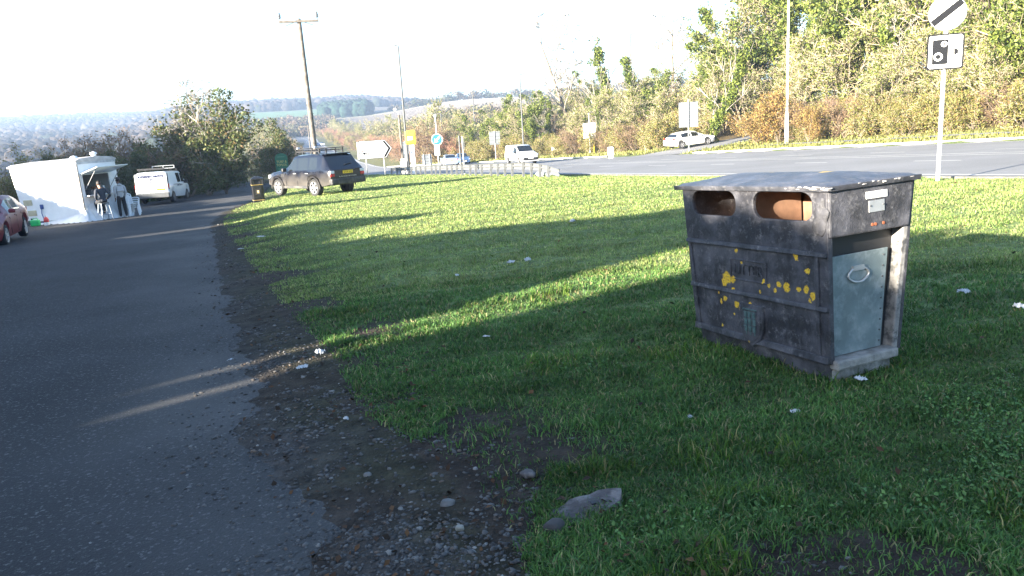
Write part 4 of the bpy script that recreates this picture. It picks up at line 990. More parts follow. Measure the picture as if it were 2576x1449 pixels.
def lamp_post(u, Y, h, v, armlen, az_, label, r=.125, name='street_lamp', mt=None):
    mt = mt or m_greypaint
    p = onground(u, Y, v); t = empty(name, p, R(az_), label, 'street lamp', 'street lamps along the main road')
    pole(t, h * .16, r * 1.35, mt, name='base_column'); pole(t, h, r * .85, mt, r1=r * .62, z0=h * .16 - .02, name='column')
    b = MB(); b.tube([(0, 0, h - .05), (armlen * .3, 0, h + .06), (armlen, 0, h + .1)], r * .45, 8); b.build('arm', m_greypaint, t)
    b = MB(); b.hexa([(armlen - .1, -.12, h + .05), (armlen + .55, -.10, h + .06), (armlen + .55, .10, h + .06), (armlen - .1, .12, h + .05)], [(armlen - .1, -.09, h + .17), (armlen + .55, -.06, h + .13), (armlen + .55, .06, h + .13), (armlen - .1, .09, h + .17)])
    b.build('lantern', m_dgrey, t, .02); return t
lamp_post(1029, 78, 12.3, 437, .4, 150, 'grey street lamp rising behind the yellow speed camera')
lamp_post(1200, 140, 11.8, 402, .4, 0, 'thin street lamp over the road behind the blue keep-left sign')
lamp_post(1319, 104, 10.8, 402, .4, 0, 'street lamp standing behind the small white van')
lamp_post(1979, 60, 14.5, 362, 1.2, 180, 'tall white street lamp in front of the orange bushes', r=.11, mt=m_white)
t = lamp_post(1118, 150, 8.6, 405, 1.6, 180, 'shorter street lamp with a long arm left of the red-brown bush')
lamp_post(1593, 110, 12.5, 385, .3, 0, 'half-hidden pale lamp column among the ivy trees', name='street_lamp')

# telegraph pole
p = onground(803, 41.0, 468)
t = empty('telegraph_pole', p, face_cam(p), 'weathered wooden telegraph pole with crossarm and two insulators, behind the dark car', 'telegraph pole')
t.rotation_euler.y = R(-.6)
htop = 8.6
b = MB(); b.cyl((0, 0, -.3), (0, 0, htop), .155, .105, 18); b.cyl((0, 0, htop), (0, 0, htop + .07), .105, .03, 18); b.build('shaft', m_wood, t, smooth='auto')
ca = pbox(t, 'crossarm', m_wood, (-.02, -.13, htop - .10), (1.95, .10, .11), .01)
b = MB()
for s in (-1, 1): b.box((s * .45, -.13, htop - .22), (.5, .012, .03), (0, s * .35, 0))
b.build('crossarm_brace', m_dgrey, t)
for x in (-.93, .90):
    b = MB(); b.cyl((x, -.13, htop - .05), (x, -.13, htop + .2), .018, n=8); b.lathe([(.03, .10), (.075, .13), (.07, .17), (.045, .2), (.075, .22), (.06, .28), (.04, .31), (.05, .36), (.02, .39)], 14, Matrix.Translation((x, -.13, htop - .05))); b.build('insulator', m_dgrey, t, smooth='auto')
b = MB()
for k in range(10): b.box((.13 * (1 if k % 2 else -1), 0, 2.6 + k * .45), (.12, .02, .02))
b.build('step_iron', m_dgrey, t)
p = onground(612, 78, 440); t = empty('telegraph_pole', p, 0, 'old leaning pole poking out of the hedge left of the ivy bush', 'telegraph pole'); pole(t, 6.1, .11, m_wood, .09, name='shaft'); t.rotation_euler.y = R(-3); pbox(t, 'pole_cap', m_dgrey, (0, 0, 6.12), (.22, .22, .05), .01)
p = onground(778, 190, 352); t = empty('telegraph_pole', p, .2, 'small distant telegraph pole beyond the big wooden one', 'telegraph pole'); pole(t, 9.2, .14, m_wood, .10, name='shaft'); pbox(t, 'crossarm', m_wood, (0, -.1, 8.9), (4.4, .14, .16))

# black pillar litter bin at the grass corner
p = onground(651, 36.8, 500); p.z += .0
t = empty('pillar_litter_bin', p, face_cam(p, 3), 'small black litter bin with gold bands at the corner of the grass', 'litter bin')
m_gloss = M('gloss_black', (.012, .012, .014), .22, var=.1, coat=.4)
def octo(w, c): return [(-w + c, -w), (w - c, -w), (w, -w + c), (w, w - c), (w - c, w), (-w + c, w), (-w, w - c), (-w, -w + c)]
b = MB(); b.prism(octo(.265, .04), .72, Matrix.Translation((0, 0, .10))); b.build('body', m_gloss, t, .008)
b = MB(); b.prism(octo(.275, .04), .11, Matrix.Translation((0, 0, -.01))); b.build('base', m_gloss, t, .008)
for z in (.10, .815): b = MB(); b.prism(octo(.285, .04), .02, Matrix.Translation((0, 0, z))); b.build('gold_band', m_gold, t, .003)
b = MB()
for x, y in ((-.25, -.25), (.25, -.25), (.25, .25), (-.25, .25)): b.box((x, y, .95), (.05, .05, .24))
b.box((0, .245, .95), (.5, .03, .24)); b.box((-.245, 0, .95), (.03, .46, .24)); b.box((.245, 0, .95), (.03, .46, .24)); b.box((0, -.05, .95), (.44, .3, .22)); b.build('aperture_surround', m_black, t, .006)
for x in (-.18, .18): pbox(t, 'aperture_cheek', m_gloss, (x, -.245, .95), (.10, .03, .24), .004)
b = MB(); b.prism(octo(.30, .05), .05, Matrix.Translation((0, 0, 1.065))); 
V0 = [(x, y, 1.116) for x, y in octo(.285, .05)]; V1 = [(x * .45, y * .45, 1.21) for x, y in octo(.285, .05)]
b.add(V0 + V1, [(i, (i + 1) % 8, 8 + (i + 1) % 8, 8 + i) for i in range(8)] + [tuple(range(8, 16))]); b.cyl((0, 0, 1.2), (0, 0, 1.24), .04, .025); b.build('lid', m_gloss, t, .004)
dr = pbox(t, 'door', m_gloss, (0, -.268, .46), (.34, .02, .56), .006); pbox(dr, 'panel_frame', m_black, (0, -.280, .50), (.22, .012, .27), .004); pbox(dr, 'gold_panel', m_gold, (0, -.288, .50), (.105, .008, .15), .003)
b = MB(); b.add([(0, 0, 0)] + [(.028 * math.cos(a), 0, .028 * math.sin(a)) for a in np.linspace(0, 2 * PI, 13)[:-1]], [(0, i + 1, (i + 1) % 12 + 1)[::-1] for i in range(12)], Matrix.Translation((.0, -.2935, .53))); b.box((0, -.2935, .48), (.022, .002, .07), (0, .3, 0)); b.build('litter_emblem', m_signwhite, dr)

# green board for turf
p = onground(713, 66, 446); p.z += .75
t = empty('trade_sign', p, face_cam(p, -6), 'green arch-topped board lettered TURF & TOPSOIL against the dark hedge', 'sign')
bd = flat(t, 'board', m_green, [(-.52, 0), (.52, 0), (.52, 1.45)] + [(.52 * math.cos(a), 1.45 + .42 * math.sin(a)) for a in np.linspace(0, PI, 14)[1:-1]] + [(-.52, 1.45)], -.02, .04, .004, z=.05)
text('TURF &', .30, m_signyellow, bd, (0, -.024, 1.20), (R(90), 0, 0), sx=.85); text('TOPSOIL', .28, m_signyellow, bd, (0, -.024, .93), (R(90), 0, 0), sx=.78)
for z, l in ((1.62, .6), (.62, .7), (.5, .55), (.38, .7), (.26, .6)): pbox(bd, 'text_line', M('pale_green_line', (.12, .32, .20), .5), (0, -.023, z), (l, .006, .045), 0)
for x in (-.4, .4): pole(t, .2, .04, m_wood, x=x, y=.04, z0=-.9, name='post')

# direction sign
pL = onground(929, 76, 443)
t = empty('direction_sign', onground(951, 76.6, 441), face_cam(onground(951, 76.6, 441), 12), 'white arrow-shaped direction sign lettered Fawkham Longfield on two posts', 'road sign')
W2 = 1.62
pan = flat(t, 'panel', m_blackmark, [(-W2, -.88), (1.0, -.88), (1.66, 0.02), (1.0, .88), (-W2, .88)], -.03, .03, .004, z=2.55)
flat(pan, 'panel_face', m_signwhite, [(-W2 + .05, -.83), (.97, -.83), (1.59, .02), (.97, .83), (-W2 + .05, .83)], -.036, .006, z=2.55)
flat(pan, 'chevron', m_blackmark, [(.72, -.78), (.94, -.78), (1.50, .02), (.94, .78), (.72, .78), (1.26, .02)], -.041, .005, z=2.55)
text('Fawkham', .33, m_blackmark, pan, (-.66, -.040, 3.12), (R(90), 0, 0), sx=1.0); text('Longfield', .33, m_blackmark, pan, (-.66, -.040, 2.80), (R(90), 0, 0), sx=1.0)
text('Valley Road', .29, m_blackmark, pan, (.16, -.040, 2.38), (R(90), 0, 0), sx=.9); text('Fawkham', .29, m_blackmark, pan, (.12, -.040, 2.06), (R(90), 0, 0), sx=.9)
ringpart(pan, 'red_ring', m_signred, .30, .37, -.041, .005, -1.08, 2.20)
b = MB(); b.box((-1.16, -.039, 2.24), (.22, .004, .17)); b.box((-.96, -.039, 2.20), (.12, .004, .10)); b.box((-1.08, -.039, 2.13), (.38, .004, .03))
for x in (-1.2, -1.12, -.94): b.cyl((x, -.041, 2.12), (x, -.037, 2.12), .035, n=10)
b.build('lorry_symbol', m_blackmark, pan)
for x in (-1.0, .75): pole(t, 3.45, .055, m_grey, x=x, y=.06, name='post')
pbox(t, 'edge_plate', m_signwhite, (-1.72, .0, 2.5), (.16, .03, 1.7), .004)

# speed camera
p = onground(1042, 73.5, 437)
t = empty('speed_camera', p, face_cam(p, 0), 'yellow box speed camera on a thick white column', 'speed camera')
pbox(t, 'column', m_white, (0, 0, 1.4), (.46, .36, 2.9), .03); hd = pbox(t, 'camera_housing', m_yellow, (-.06, 0, 3.42), (.98, .72, 1.16), .06)
pbox(hd, 'camera_window', m_signwhite, (-.12, -.365, 3.36), (.5, .02, .34), .01); pbox(hd, 'flash_unit', m_yellow, (.0, 0, 4.04), (.72, .5, .10), .03)
pbox(hd, 'hood', m_yellow, (-.06, 0, 2.82), (.8, .56, .07), .01)
# tall plain pole with a square cabinet left of it
p = onground(1016, 78, 435); t = empty('sensor_pole', p, face_cam(p), 'stout grey pole with a white base cabinet beside the speed camera', 'pole'); pole(t, 5.8, .13, m_wood, .11); pbox(t, 'cabinet', m_white, (.04, -.05, .55), (.62, .5, 1.5), .03); pbox(t, 'cabinet_top', m_white, (.04, -.05, 1.42), (.42, .36, .26), .05)
pbox(t, 'detector_head', m_white, (-.3, 0, 6.35), (.26, .26, .26), .08); b = MB(); b.tube([(0, 0, 5.7), (-.02, 0, 6.0), (-.3, 0, 6.25)], .03, 6); b.build('bracket', m_grey, t)
def back_sign(u, Y, v, w_, h_, zc, label, cat='road sign', turn=0, posts=1, mat=None, ribs=3, name='sign_back', grp=None, hpole=None):
    p = onground(u, Y, v); t = empty(name, p, face_cam(p, turn), label, cat, grp)
    pl = pbox(t, 'panel', mat or m_signback, (0, .05, zc), (w_, .02, h_), .004)
    for k in range(ribs): pbox(pl, 'rail', m_dgrey, (0, .025, zc - h_ * .42 + h_ * .84 * k / max(1, ribs - 1)), (w_ * .98, .03, .05), 0)
    for k in range(posts):
        x = 0 if posts == 1 else -w_ * .3 + w_ * .6 * k; pole(t, hpole or (zc + h_ / 2 + .05), .05, m_grey, x=x, y=-.03, name='post')
    return t
back_sign(1733, 64.5, 383, 1.55, 2.0, 3.15, 'grey back of a large sign on a pole in front of the white hatchback', turn=0, hpole=4.35)
back_sign(1248, 112, 403, 1.55, 1.85, 3.1, 'grey ribbed sign back standing left of the small white van', turn=0, ribs=4)
t = back_sign(1485, 88, 392, 1.35, 1.65, 2.7, 'white square sign on a post with a small lamp arm, by the yellow grit marker', mat=m_white, ribs=2, hpole=4.6); b = MB(); b.tube([(0, 0, 4.55), (.0, 0, 4.7), (.45, 0, 4.72)], .035, 6); b.build('arm', m_greypaint, t)
pbox(t, 'post_sleeve', m_yellow, (.42, 0, .7), (.16, .16, 1.0), .02)
back_sign(1024, 84, 425, .75, 1.8, 2.4, 'tall narrow grey sign back behind the white base cabinet')
back_sign(1075, 104, 415, 1.3, 1.4, 1.1, 'grey sign back on low posts left of the keep-left sign', posts=2, ribs=4)
# pair of thin posts with an edge-on sign
p = onground(1165, 56, 440); t = empty('edge_on_sign', p, face_cam(p), 'pair of grey posts carrying a sign seen edge-on, before the guard rail', 'road sign')
pole(t, 2.75, .055, m_dgrey, x=-.10); pole(t, 2.7, .055, m_grey, x=.12, y=.1); pbox(t, 'panel', m_signback, (.22, .6, 2.15), (.03, 1.1, .8), .004)
# keep left
p = onground(1104, 122, 412); t = empty('keep_left_sign', p, face_cam(p), 'blue round keep-left sign with a white arrow', 'road sign')
pole(t, 7.1, .07, m_white); pl = flat(t, 'plate', m_blue, circ(.85, 36), -.12, .03, .004, z=3.75); ringpart(pl, 'plate_rim', m_signwhite, .80, .87, -.125, .02, 0, 3.75)
a = R(225); m_ = Matrix.Translation((0, 0, 3.75)) @ Matrix.Rotation(-R(225), 4, 'Y') @ plane_m(-.13)
b = MB(); b.prism([(-.55, -.12), (.12, -.12), (.12, -.38), (.62, 0), (.12, .38), (.12, .12), (-.55, .12)], .01, m_); b.build('arrow', m_signwhite, pl)
pbox(t, 'finger_plate', m_signwhite, (-.1, 0, 2.1), (.8, .04, 1.6), .01); b = MB(); b.lathe([(.01, 7.1), (.16, 7.15), (.22, 7.35), (.16, 7.55), (.01, 7.6)], 14); b.build('beacon_globe', m_white, t, smooth='auto')
p = onground(1122, 150, 405); t = empty('warning_sign', p, face_cam(p), 'small white square plate over a little round sign behind the pale blue saloon', 'road sign'); pole(t, 4.0, .06, m_grey); pbox(t, 'square_plate', m_signwhite, (-.1, -.08, 3.5), (1.0, .03, .75), .01); flat(t, 'round_plate', m_signwhite, circ(.38), -.09, .02, 0, z=2.55)
# verge bollards and street nameplate
for u, Y, v, lb in ((1537, 70, 398, 'white verge bollard left of the side road'), (1627, 79, 379, 'white verge bollard beside the side road, nearer the white hatchback')):
    p = onground(u, Y, v); t = empty('verge_bollard', p, face_cam(p), lb, 'bollard', 'white bollards at the side road')
    b = MB(); b.prism([(-.18, 0), (.18, 0), (.26, .38), (.26, .98), (.20, 1.04), (-.20, 1.04), (-.26, .98), (-.26, .38)], .16, plane_m(-.08)); b.build('body', m_plasticw, t, .03); pbox(t, 'reflector', m_signred, (0, -.085, .8), (.16, .01, .1), .002); pbox(t, 'foot', m_black, (0, 0, .02), (.34, .2, .06), .01)
p = onground(1400, 97, 395); t = empty('street_nameplate', p, face_cam(p), 'white low street nameplate on two short posts in the verge', 'street sign'); pbox(t, 'plate', m_signwhite, (0, -.04, .95), (1.15, .03, .34), .01)
for x in (-.48, .48): pole(t, 1.05, .045, m_white, x=x, name='post')
for (u, Y, v, h) in ((1188, 118, 408, 1.2),): pass
# small post with hood by the far road
p = onground(860, 170, 372); t = empty('marker_post', p, 0, 'small white marker post on the far verge of the main road', 'post'); pole(t, 1.2, .09, m_white); pbox(t, 'cap', m_white, (0, 0, 1.25), (.5, .3, .12), .04)

# guard rail along the island side of the main road: beam, and every post a part
P = resample([(2.35, 34.2), (1.75, 36.6), (.3, 41.6), (-2.4, 50), (-6.0, 60.5), (-10.2, 70.5)], 60)
t = empty('guard_rail', (P[30][0], P[30][1], Hs(*P[30])), 0, 'grey steel guard rail on short posts curving along the road edge', 'guard rail')
o0 = t.location
Z_ = H(P[:, 0], P[:, 1])
prof = [(-.03, .72), (.02, .72), (.05, .66), (.05, .61), (.0, .56), (.0, .54), (.05, .50), (.05, .44), (.02, .39), (-.03, .39)]
T_ = np.gradient(P, axis=0); T_ /= np.linalg.norm(T_, axis=1)[:, None]; Nn = np.stack([T_[:, 1], -T_[:, 0]], 1)
V = []; F = []
for i in range(60):
    e = max(0, 1 - i / 8.) ** 2 * .34                                # the end ramps down to the turf
    for (d, z) in prof: V.append((P[i, 0] + Nn[i, 0] * d - o0.x, P[i, 1] + Nn[i, 1] * d - o0.y, Z_[i] + z - e - o0.z))
for i in range(59):
    for k in range(9): F.append((i * 10 + k, i * 10 + k + 1, i * 10 + k + 11, i * 10 + k + 10))
m_rail = M('rail_steel', (.20, .205, .21), .5, metal=.5, var=.15, vs_=4)
me = newmesh('beam', V, F, [m_rail]); link('beam', me, t); 
sm = bpy.data.objects['beam'].modifiers.new('s', 'SOLIDIFY'); sm.thickness = .006
pm = None
for i in np.linspace(2, 59, 26):
    i = int(i); q = Vector((P[i, 0] - Nn[i, 0] * .06, P[i, 1] - Nn[i, 1] * .06, Z_[i])); e = max(0, 1 - i / 8.) ** 2 * .3
    if pm is None:
        b = MB(); b.box((0, 0, .28), (.12, .07, .82)); pm = newmesh('rail_post', b.v, b.f, [m_rail])
    o = link('rail_post', pm, t); o.location = q - o0; o.scale = (1, 1, 1 - e); o.rotation_euler = (0, 0, math.atan2(Nn[i, 1], Nn[i, 0]))
# crumpled paper by the end of the rail etc. : litter, each piece a thing
m_tissue = M('tissue', (.52, .53, .54), .8, var=.08)
m_rag = M('grey_rag', (.30, .30, .30), .85, var=.2)
def crumple(name, u, v, sx, sy, sz, label, cat, mat=m_tissue, seed=1, dz=.03, rz=0):
    p = G(u, v); g = np.random.default_rng(seed); n = 14
    if u < 2600 and v > 600: sx, sy, sz = sx * .72, sy * .72, sz * .7
    gx_, gy_ = np.meshgrid(np.linspace(-1, 1, n), np.linspace(-1, 1, n)); r_ = np.hypot(gx_, gy_)
    z = (1 - np.clip(r_, 0, 1) ** 2) * .5 + g.normal(0, .22, (n, n)); rim = 1 + g.normal(0, .16, (n, n))
    V = np.stack([gx_ * rim * sx, gy_ * rim * sy, (z + .2) * sz], -1).reshape(-1, 3)
    i = (np.arange(n - 1)[:, None] * n + np.arange(n - 1)[None, :]).ravel(); keep = (r_[:-1, :-1].ravel() < 1.02)
    Q = np.stack([i, i + 1, i + n + 1, i + n], 1)[keep]
    me = npmesh(name, V, quads=Q, mats=[mat]); o = link(name, me); o.location = p + Vector((0, 0, dz)); o.rotation_euler = (0, 0, rz)
    tag(o, label, cat, 'litter on the ground'); return o
LT = [('crumpled_tissue', 806, 898, .055, .045, .05, 'bright white crumpled tissue, lit, on the muddy grass edge'),
      ('torn_tissue', 760, 936, .06, .035, .03, 'torn white tissue lying just below the bright crumpled one'),
      ('paper_scrap', 580, 909, .07, .03, .012, 'flat white paper scrap at the edge of the asphalt'),
      ('paper_scrap', 872, 1058, .035, .02, .02, 'small white scrap on the gravel below the grass edge'),
      ('paper_scrap', 1224, 857, .045, .016, .02, 'thin white sliver of paper alone in the middle of the grass'),
      ('torn_tissue', 1287, 667, .07, .05, .05, 'left of two white tissues out on the shaded lawn'),
      ('crumpled_tissue', 1328, 661, .07, .05, .06, 'right of two white tissues out on the shaded lawn'),
      ('plastic_wrapper', 2000, 1042, .022, .045, .03, 'pale folded wrapper in the grass in front of the big bin'),
      ('crumpled_tissue', 2162, 968, .05, .035, .03, 'white tissue under the door end of the big bin'),
      ('paper_scrap', 656, 597, .10, .05, .03, 'white paper scrap near the grass edge, towards the lay-by'),
      ('paper_scrap', 605, 628, .08, .05, .03, 'small white scrap on the muddy corner of the grass'),
      ('torn_tissue', 1440, 562, .09, .05, .05, 'pale tissue on the sunlit lawn at the shadow edge'),
      ('plastic_wrapper', 2425, 745, .07, .05, .05, 'grey wrapper in the shade right of the big bin'),
      ('plastic_wrapper', 2563, 783, .06, .04, .05, 'white wrapper at the right edge of the picture'),
      ('crumpled_tissue', 1380, 443, .6, .22, .35, 'white plastic sack lying past the end of the guard rail'),
      ('plastic_wrapper', 1735, 1055, .03, .02, .02, 'pale scrap in the grass left of the folded wrapper'),
      ('paper_scrap', 1150, 700, .05, .03, .03, 'faint white scrap left of the pair of tissues')]
for i, (n_, u, v, a, b_, c_, lb) in enumerate(LT):
    crumple(n_, u, v, a, b_, c_, lb, 'litter', seed=50 + i, dz=.035 if v < 1000 and u > 700 else .012, rz=i * .7)
# broken slab half buried in the turf, and stones
m_slab = M('slab', (.075, .064, .062), .8, var=.25, vs_=9, bump=.006, bs=50, dirt=((.17, .15, .14), 12, .58, .08))
p = G(1470, 1292)
bm = bmesh.new(); V0 = [(-.20, -.035), (-.12, -.085), (.02, -.095), (.16, -.02), (.19, .05), (.10, .085), (-.04, .075), (-.13, .04)]
vb_ = [bm.verts.new((x, y, -.06)) for x, y in V0]; vt_ = [bm.verts.new((x * .97, y * .97, .030 + .02 * math.sin(5 * x) + .1 * x * .3)) for x, y in V0]
bm.faces.new(vb_[::-1]); bm.faces.new(vt_)
for i in range(8): bm.faces.new((vb_[i], vb_[(i + 1) % 8], vt_[(i + 1) % 8], vt_[i]))
bmesh.ops.triangulate(bm, faces=[f for f in bm.faces if len(f.verts) > 4]); bmesh.ops.subdivide_edges(bm, edges=bm.edges[:], cuts=2, use_grid_fill=True)
for v in bm.verts: v.co.z += .006 * math.sin(40 * v.co.x + 30 * v.co.y); v.co.x += .003 * math.sin(60 * v.co.y)
me = bpy.data.meshes.new('stone_slab'); bm.to_mesh(me); bm.free(); me.materials.append(m_slab)
so_ = link('stone_slab', me); so_.location = p + Vector((0, 0, .002)); so_.rotation_euler = (R(6), 0, R(14)); tag(so_, 'broken flat stone slab with a small square hole, half sunk in the turf', 'slab')
b = MB(); b.box((.035, -.012, .052), (.022, .022, .006)); b.build('square_hole', m_black, so_)
def stone(u, v, sx, sy, sz, label, seed, mat=m_slab, rz=0, dz=.0):
    bm = bmesh.new(); bmesh.ops.create_icosphere(bm, subdivisions=3, radius=1); g = np.random.default_rng(seed); k = g.normal(0, 1, (5, 3)); ph = g.uniform(0, 6, 5)
    for q in bm.verts:
        f = 1 + sum(.07 * math.sin(2.4 * q.co.dot(Vector(k[i])) + ph[i]) for i in range(5)); q.co = Vector((q.co.x * sx * f, q.co.y * sy * f, max(-.6, min(.75, q.co.z * f)) * sz))
    me = bpy.data.meshes.new('stone'); bm.to_mesh(me); bm.free(); me.materials.append(mat); me.shade_smooth(); o = link('stone', me); p = G(u, v); o.location = p + Vector((0, 0, dz)); o.rotation_euler = (0, 0, rz); tag(o, label, 'stone', 'loose stones')
m_flint = M('flint', (.12, .115, .11), .7, var=.3, vs_=20)
stone(1330, 1202, .035, .032, .022, 'flat pinkish stone in the grass above the broken slab', 3, dz=.02)
stone(1395, 1330, .05, .045, .05, 'dark lump of stone at the left end of the broken slab', 5, M('dark_stone', (.05, .043, .040), .85, var=.3, vs_=20), dz=-.005)
stone(925, 1195, .022, .018, .02, 'light brown pebble out on the gravel edge', 7, m_flint)
stone(1157, 1332, .018, .014, .018, 'whitish round pebble on the gravel at the bottom', 9, M('pale_stone', (.22, .21, .18), .6), dz=.004)
stone(1128, 1268, .035, .025, .025, 'grey flint where the gravel meets the grass', 11, m_flint)
stone(1196, 1181, .012, .010, .012, 'tiny white stone on the muddy slope', 13, M('pale_stone', (.22, .21, .2), .6), dz=.004)

# ------------------------------------------------------------------ catering trailer
m_panel = M('trailer_white', (.78, .79, .79), .5, var=.05, vs_=3)
m_trim = M('trailer_trim', (.40, .42, .44), .5, var=.2)
m_dark = M('dark_interior', (.05, .045, .045), .8, var=.2)
cA = at(218, 556, 32.9); cA.z = Hs(cA.x, cA.y) + .0
UL = Vector((-.95, .31, 0)).normalized(); VL = Vector((.31, .95, 0)).normalized()     # along the long side, and back along the serving end
azL = math.atan2(UL.y, UL.x)
# local +x along the long side away from the serving corner; local -y goes back along the serving end
zA = cA.z; zB = Hs(cA.x + UL.x * 7, cA.y + UL.y * 7)
tr_ = empty('catering_trailer', cA, 0, 'big white catering trailer with an open serving hatch and raised flap', 'trailer', rot=(0, R(1.3), azL))
def tv(u, v, z): return (u, -v, z)
TL, TW, TH, TB = 3.75, 2.12, 2.55, .35
# shell: long walls, roof, floor, far wall and the serving end with its hatch opening
def slab(name, pts_b, pts_t, mat, bev=0, parent=None):
    b = MB(); b.hexa([tv(*p) for p in pts_b], [tv(*p) for p in pts_t]); return b.build(name, mat, parent or tr_, bev)
slab('side_wall', [(0, 0, TB - .2), (TL - .35, 0, TB - .2), (TL - .35, .05, TB - .2), (0, .05, TB - .2)], [(0, 0, TH), (TL, 0, TH), (TL, .05, TH), (0, .05, TH)], m_panel, .02)
slab('side_wall', [(0, TW - .05, TB - .2), (TL - .35, TW - .05, TB - .2), (TL - .35, TW, TB - .2), (0, TW, TB - .2)], [(0, TW - .05, TH), (TL, TW - .05, TH), (TL, TW, TH), (0, TW, TH)], m_panel, .02)
slab('far_wall', [(TL - .40, .05, TB - .2), (TL - .35, .05, TB - .2), (TL - .35, TW - .05, TB - .2), (TL - .40, TW - .05, TB - .2)], [(TL - .05, .05, TH), (TL, .05, TH), (TL, TW - .05, TH), (TL - .05, TW - .05, TH)], m_panel, .01)
b = MB()
sec = [(-.04, TH - .01), (-.05, TH + .05), (.18, TH + .13), (TW / 2, TH + .20), (TW - .18, TH + .13), (TW + .05, TH + .05), (TW + .04, TH - .01)]
V = [tv(-.05, v, z) for v, z in sec] + [tv(TL + .06, v, z - .04) for v, z in sec]; n = len(sec)
b.add(V, [tuple(range(n)), tuple(range(2 * n - 1, n - 1, -1))] + [(i, n + i, n + (i + 1) % n, (i + 1) % n) for i in range(n)])
b.build('roof', M('trailer_roof', (.45, .43, .42), .6, var=.25, vs_=4), tr_, .015)
slab('floor', [(.05, .05, TB - .1), (TL - .45, .05, TB - .1), (TL - .45, TW - .05, TB - .1), (.05, TW - .05, TB - .1)], [(.05, .05, TB - .02), (TL - .45, .05, TB - .02), (TL - .45, TW - .05, TB - .02), (.05, TW - .05, TB - .02)], m_dark)
HV0, HV1, HZ0, HZ1 = .22, 1.62, 1.12, 1.98
b = MB()
def pl(v0, v1, z0, z1): b.hexa([tv(-.002, v0, z0), tv(.05, v0, z0), tv(.05, v1, z0), tv(-.002, v1, z0)], [tv(-.002, v0, z1), tv(.05, v0, z1), tv(.05, v1, z1), tv(-.002, v1, z1)])
pl(.05, HV0, TB - .2, TH); pl(HV1, TW - .05, TB - .2, TH); pl(HV0, HV1, TB - .2, HZ0); pl(HV0, HV1, HZ1, TH)
b.build('serving_end', m_panel, tr_)
slab('fascia', [(-.03, .0, TH - .10), (.0, .0, TH - .10), (.0, TW, TH - .10), (-.03, TW, TH - .10)], [(-.03, .0, TH), (.0, .0, TH), (.0, TW, TH), (-.03, TW, TH)], m_trim, .005)
slab('corner_trim', [(-.012, -.012, TB - .2), (.05, -.012, TB - .2), (.05, -.002, TB - .2), (-.012, .06, TB - .2)], [(-.012, -.012, TH), (.05, -.012, TH), (.05, -.002, TH), (-.012, .06, TH)], M('weathered_trim', (.40, .36, .31), .7, var=.35, vs_=12), .004)
slab('counter', [(-.22, HV0 - .04, HZ0 - .05), (.4, HV0 - .04, HZ0 - .05), (.4, HV1 + .04, HZ0 - .05), (-.22, HV1 + .04, HZ0 - .05)], [(-.22, HV0 - .04, HZ0), (.4, HV0 - .04, HZ0), (.4, HV1 + .04, HZ0), (-.22, HV1 + .04, HZ0)], m_panel, .008)
slab('back_shelf', [(1.5, .3, 1.45), (1.9, .3, 1.45), (1.9, 2.0, 1.45), (1.5, 2.0, 1.45)], [(1.5, .3, 1.49), (1.9, .3, 1.49), (1.9, 2.0, 1.49), (1.5, 2.0, 1.49)], m_trim)
slab('inner_partition', [(1.92, .06, TB), (1.95, .06, TB), (1.95, TW - .06, TB), (1.92, TW - .06, TB)], [(1.92, .06, TH - .02), (1.95, .06, TH - .02), (1.95, TW - .06, TH - .02), (1.92, TW - .06, TH - .02)], m_dark)
fl_ = slab('hatch_flap', [(-.02, HV0 - .12, HZ1 + .03), (-.02, HV1 + .12, HZ1 + .03), (-1.0, HV1 + .16, HZ1 + .28), (-1.0, HV0 - .12, HZ1 + .28)], [(-.02, HV0 - .12, HZ1 + .07), (-.02, HV1 + .12, HZ1 + .07), (-1.0, HV1 + .16, HZ1 + .32), (-1.0, HV0 - .12, HZ1 + .32)], M('flap_white', (.70, .76, .78), .35, var=.08, trans=.25), .008)
for v in (HV0 + .03, HV1 - .03):
    b = MB(); b.cyl(tv(-.01, v, HZ0 + .25), tv(-.75, v, HZ1 + .21), .014, n=8); b.build('flap_stay', m_grey, fl_)
for u, v in ((.35, .30), (.75, 1.75)):
    b = MB(); b.lathe([(.10, TH + .06), (.10, TH + .28), (.15, TH + .29), (.13, TH + .36), (.02, TH + .40)] if v > 1 else [(.16, TH + .05), (.16, TH + .2), (.10, TH + .25), (.02, TH + .27)], 14, Matrix.Translation(tv(u, v, 0))); b.build('roof_vent', m_panel, tr_, smooth='auto')
m_beige = M('beige_vent', (.50, .46, .33), .6, var=.1)
for u, z in ((3.05, .98), (2.9, .52)):
    vt = pbox(tr_, 'wall_vent', m_beige, tv(u, -.012, z), (.48, .03, .24), .006)
    b = MB()
    for k in range(5): b.box(tv(u, -.030, z - .08 + k * .04), (.42, .012, .012))
    b.build('louvre', m_beige, vt)
inl = pbox(tr_, 'water_inlet', M('inlet_blue', (.04, .08, .25), .5), tv(2.3, -.02, .78), (.18, .04, .20), .02); b = MB(); b.tube([tv(2.3, -.04, .7), tv(2.32, -.06, .5), tv(2.25, -.06, .2), tv(2.4, -.1, .0)], .018, 6); b.build('hose', M('hose_blue', (.05, .09, .25), .5), inl)
pbox(tr_, 'chassis_rail', m_dgrey, tv(1.7, .3, .12), (3.2, .1, .12), .01); pbox(tr_, 'chassis_rail', m_dgrey, tv(1.7, 1.85, .12), (3.2, .1, .12), .01)
for v in (.25, 1.9): wheel_at(tr_, 1.9, -v, .3, .2, 5, m_grey)
b = MB(); b.tube([tv(TL - .6, 1.1, .2), tv(TL + .6, 1.1, .25), tv(TL + .9, 1.1, .3)], .045, 8); b.build('drawbar', m_dgrey, tr_)
